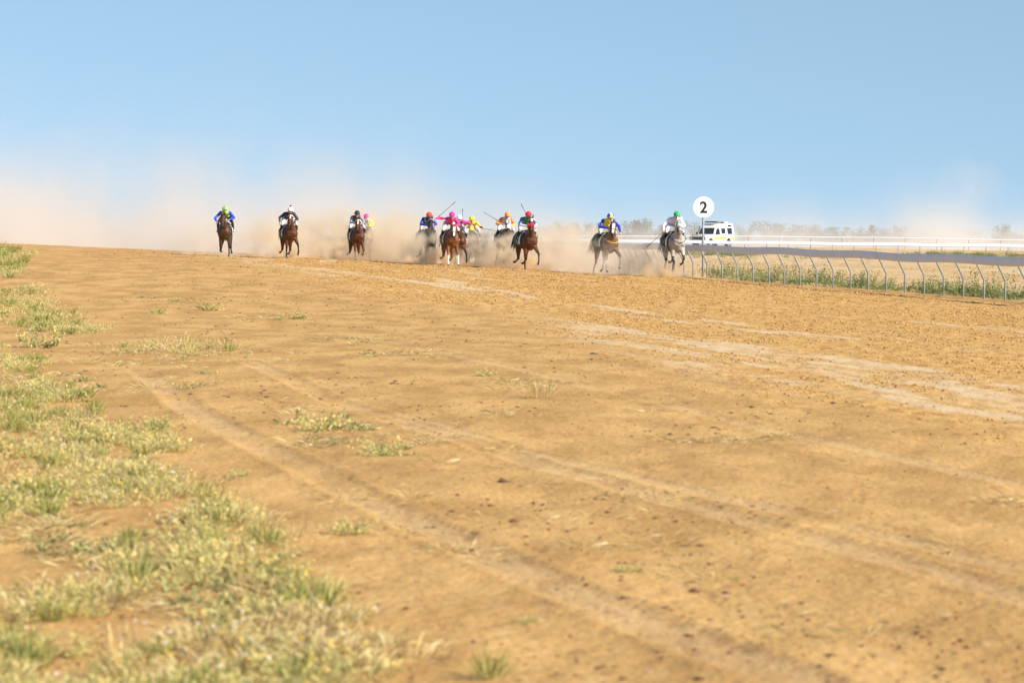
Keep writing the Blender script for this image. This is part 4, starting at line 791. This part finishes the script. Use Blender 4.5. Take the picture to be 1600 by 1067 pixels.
def bigdust(t, v, M):
    P, s = posxyz(t); prof, mx = curve(t, s['X'], -95, 30, [(-95, 16), (-38, 15), (-26, 10.5), (-15, 7.0), (-8, 4.6), (-4, 2.4), (2, .9), (8, .35), (13, .04), (30, .02)])
    hgt = M('EXPONENT', M('DIVIDE', M('MULTIPLY', s['Z'], -1.0), 2.02)); n = nz(t, P, .20, 5, (1, .4, .9)); n = M('MULTIPLY', M('SUBTRACT', n, .36, clamp=True), 6.6)
    t.links.new(M('MULTIPLY', M('MULTIPLY', M('MULTIPLY', prof, mx/36), hgt), n), v.inputs['Density'])
box_obj('dust_cloud', (-95, 158, -.6), (30, 204, 15), dustmat('dust_big', bigdust, (.945, .93, .91)), 'huge bank of tan dust drifting behind the field and over the left horizon')
def veil(t, v, M):
    P, s = posxyz(t); hgt = M('EXPONENT', M('DIVIDE', M('MULTIPLY', s['Z'], -1.0), 2.3)); n = nz(t, P, .07, 4, (1, .35, .6)); n = M('MULTIPLY', M('SUBTRACT', n, .34, clamp=True), 6.0)
    pl, mx = curve(t, s['X'], -60, 130, [(-60, 1), (5, .9), (22, .6), (32, 1.0), (46, 1.0), (52, 2.0), (57, 3.4), (63, 1.8), (80, 1.4), (130, 1)])
    t.links.new(M('MULTIPLY', M('MULTIPLY', M('MULTIPLY', pl, mx*3.6/70), hgt), n), v.inputs['Density'])
box_obj('dust_veil', (-60, 340, -.6), (130, 410, 15), dustmat('dust_thin', veil, (.95, .935, .915)), 'pale thin veil of dust hanging before the far trees')
def puffmat(name, dens, col, ns=1.9, lo=.43, k=9.5):
    def b(t, v, M):
        tc = t.nodes.new('ShaderNodeTexCoord'); ln = t.nodes.new('ShaderNodeVectorMath'); ln.operation = 'LENGTH'; t.links.new(tc.outputs['Object'], ln.inputs[0])
        P, s = posxyz(t); f = M('SUBTRACT', 1.0, ln.outputs['Value'], clamp=True); f = M('POWER', f, .8)
        n = nz(t, P, ns, 5, (1, .6, 1)); n = M('MULTIPLY', M('SUBTRACT', n, lo, clamp=True), k)
        t.links.new(M('MULTIPLY', M('MULTIPLY', f, n), dens), v.inputs['Density'])
    return dustmat(name, b, col)
PD = [puffmat('puff_thin', .55, (.96, .89, .79)), puffmat('puff_mid', 1.25, (.95, .85, .70)), puffmat('puff_thick', 4.0, (.90, .75, .55)), puffmat('puff_faint', .032, (.98, .95, .91), .22, .30, 4.0)]
ico = bmesh.new(); bmesh.ops.create_icosphere(ico, subdivisions=3, radius=1); ime = []
for m in PD: me = bpy.data.meshes.new('dust_puff'); ico.to_mesh(me); me.materials.append(m); ime.append(me)
# (px, py centre, Y, half width m, half height m, half depth m, density class, words)
PUFF = [(325, 385, 131, 1.6, 1.1, 2.2, 0, 'thin puff trailing left of the far-left horse'), (343, 398, 126.5, .6, .45, .7, 1, 'small puff by the feet of the far-left horse'),
        (432, 385, 131, 1.5, 1.4, 2.2, 1, 'rising puff left of the white-capped rider'), (447, 400, 126, .8, .35, .8, 2, 'dark kick of dust under the second horse'),
        (525, 382, 133, 2.2, 1.5, 3, 1, 'tan billow between second and third horses'), (548, 405, 124.5, .7, .25, .6, 2, 'clod spray at the hooves of the third horse'), (600, 388, 134, 2.6, 1.6, 3, 1, 'billow right of the third horse'), (640, 386, 130, 1.8, 1.3, 2.5, 1, 'billow left of the black horse'),
        (662, 398, 119, 1.5, .85, 1.2, 1, 'smoky puff hiding the legs of the black horse'), (674, 390, 118.5, 1.2, .8, 1.0, 1, 'puff across the chest of the black horse'), (690, 407, 117.8, .8, .35, .7, 2, 'low brown kick left of the chestnut'), (712, 408, 118.5, .5, .5, .6, 1, 'puff between the legs of the chestnut'),
        (742, 396, 120.5, 1.4, 1.0, 1.4, 1, 'puff hiding the legs of the yellow-hooded horse'), (765, 400, 120, 1.4, .85, 1.6, 1, 'grey puff between yellow and orange riders'), (793, 399, 117.5, .9, .8, 1.2, 1, 'golden billow hiding the legs of the white-hooded horse'), (780, 404, 117, 1.2, .7, 1.2, 1, 'low puff left of the white-hooded horse'), (812, 411, 114.5, .7, .4, .8, 2, 'low kick behind the glossy bay'),
        (875, 402, 117, 2.4, 1.3, 3, 1, 'broad pale cloud between the glossy bay and the palomino'), (905, 405, 112, 1.6, 1.0, 2.2, 0, 'cloud left of the palomino'), (950, 415, 105.5, 1.6, .9, 1.2, 0, 'thin cloud over the legs of the palomino'), (985, 412, 109, 1.5, 1.0, 1.8, 0, 'cloud right of the palomino'), (1012, 420, 106.5, 1.3, .65, 1.2, 1, 'puff left of the grey leader'), (1040, 427, 104.5, .8, .4, .7, 2, 'dark kick of dust at the hooves of the grey leader'),
        (700, 365, 146, 4.5, 2.6, 5, 3, 'tall thin plume rising over the central bunch'), (560, 368, 148, 5, 2.6, 5, 3, 'tall thin plume over the third horse'), (1515, 318, 360, 4.4, 5.6, 8, 3, 'faint plume rising above the treeline near the right edge'),
        (800, 378, 142, 4.5, 2.0, 5, 3, 'thin plume behind the orange rider')]
for px_, py_, Y_, a, b, c, k, lab in PUFF:
    p = pt(px_, py_, Y_); o = bpy.data.objects.new('dust_puff', ime[k]); COL.objects.link(o); o.location = p; o.scale = (a*1.25, c, b*1.25); tag(o, lab, 'dust', 'puffs of kicked-up dust', 'stuff')
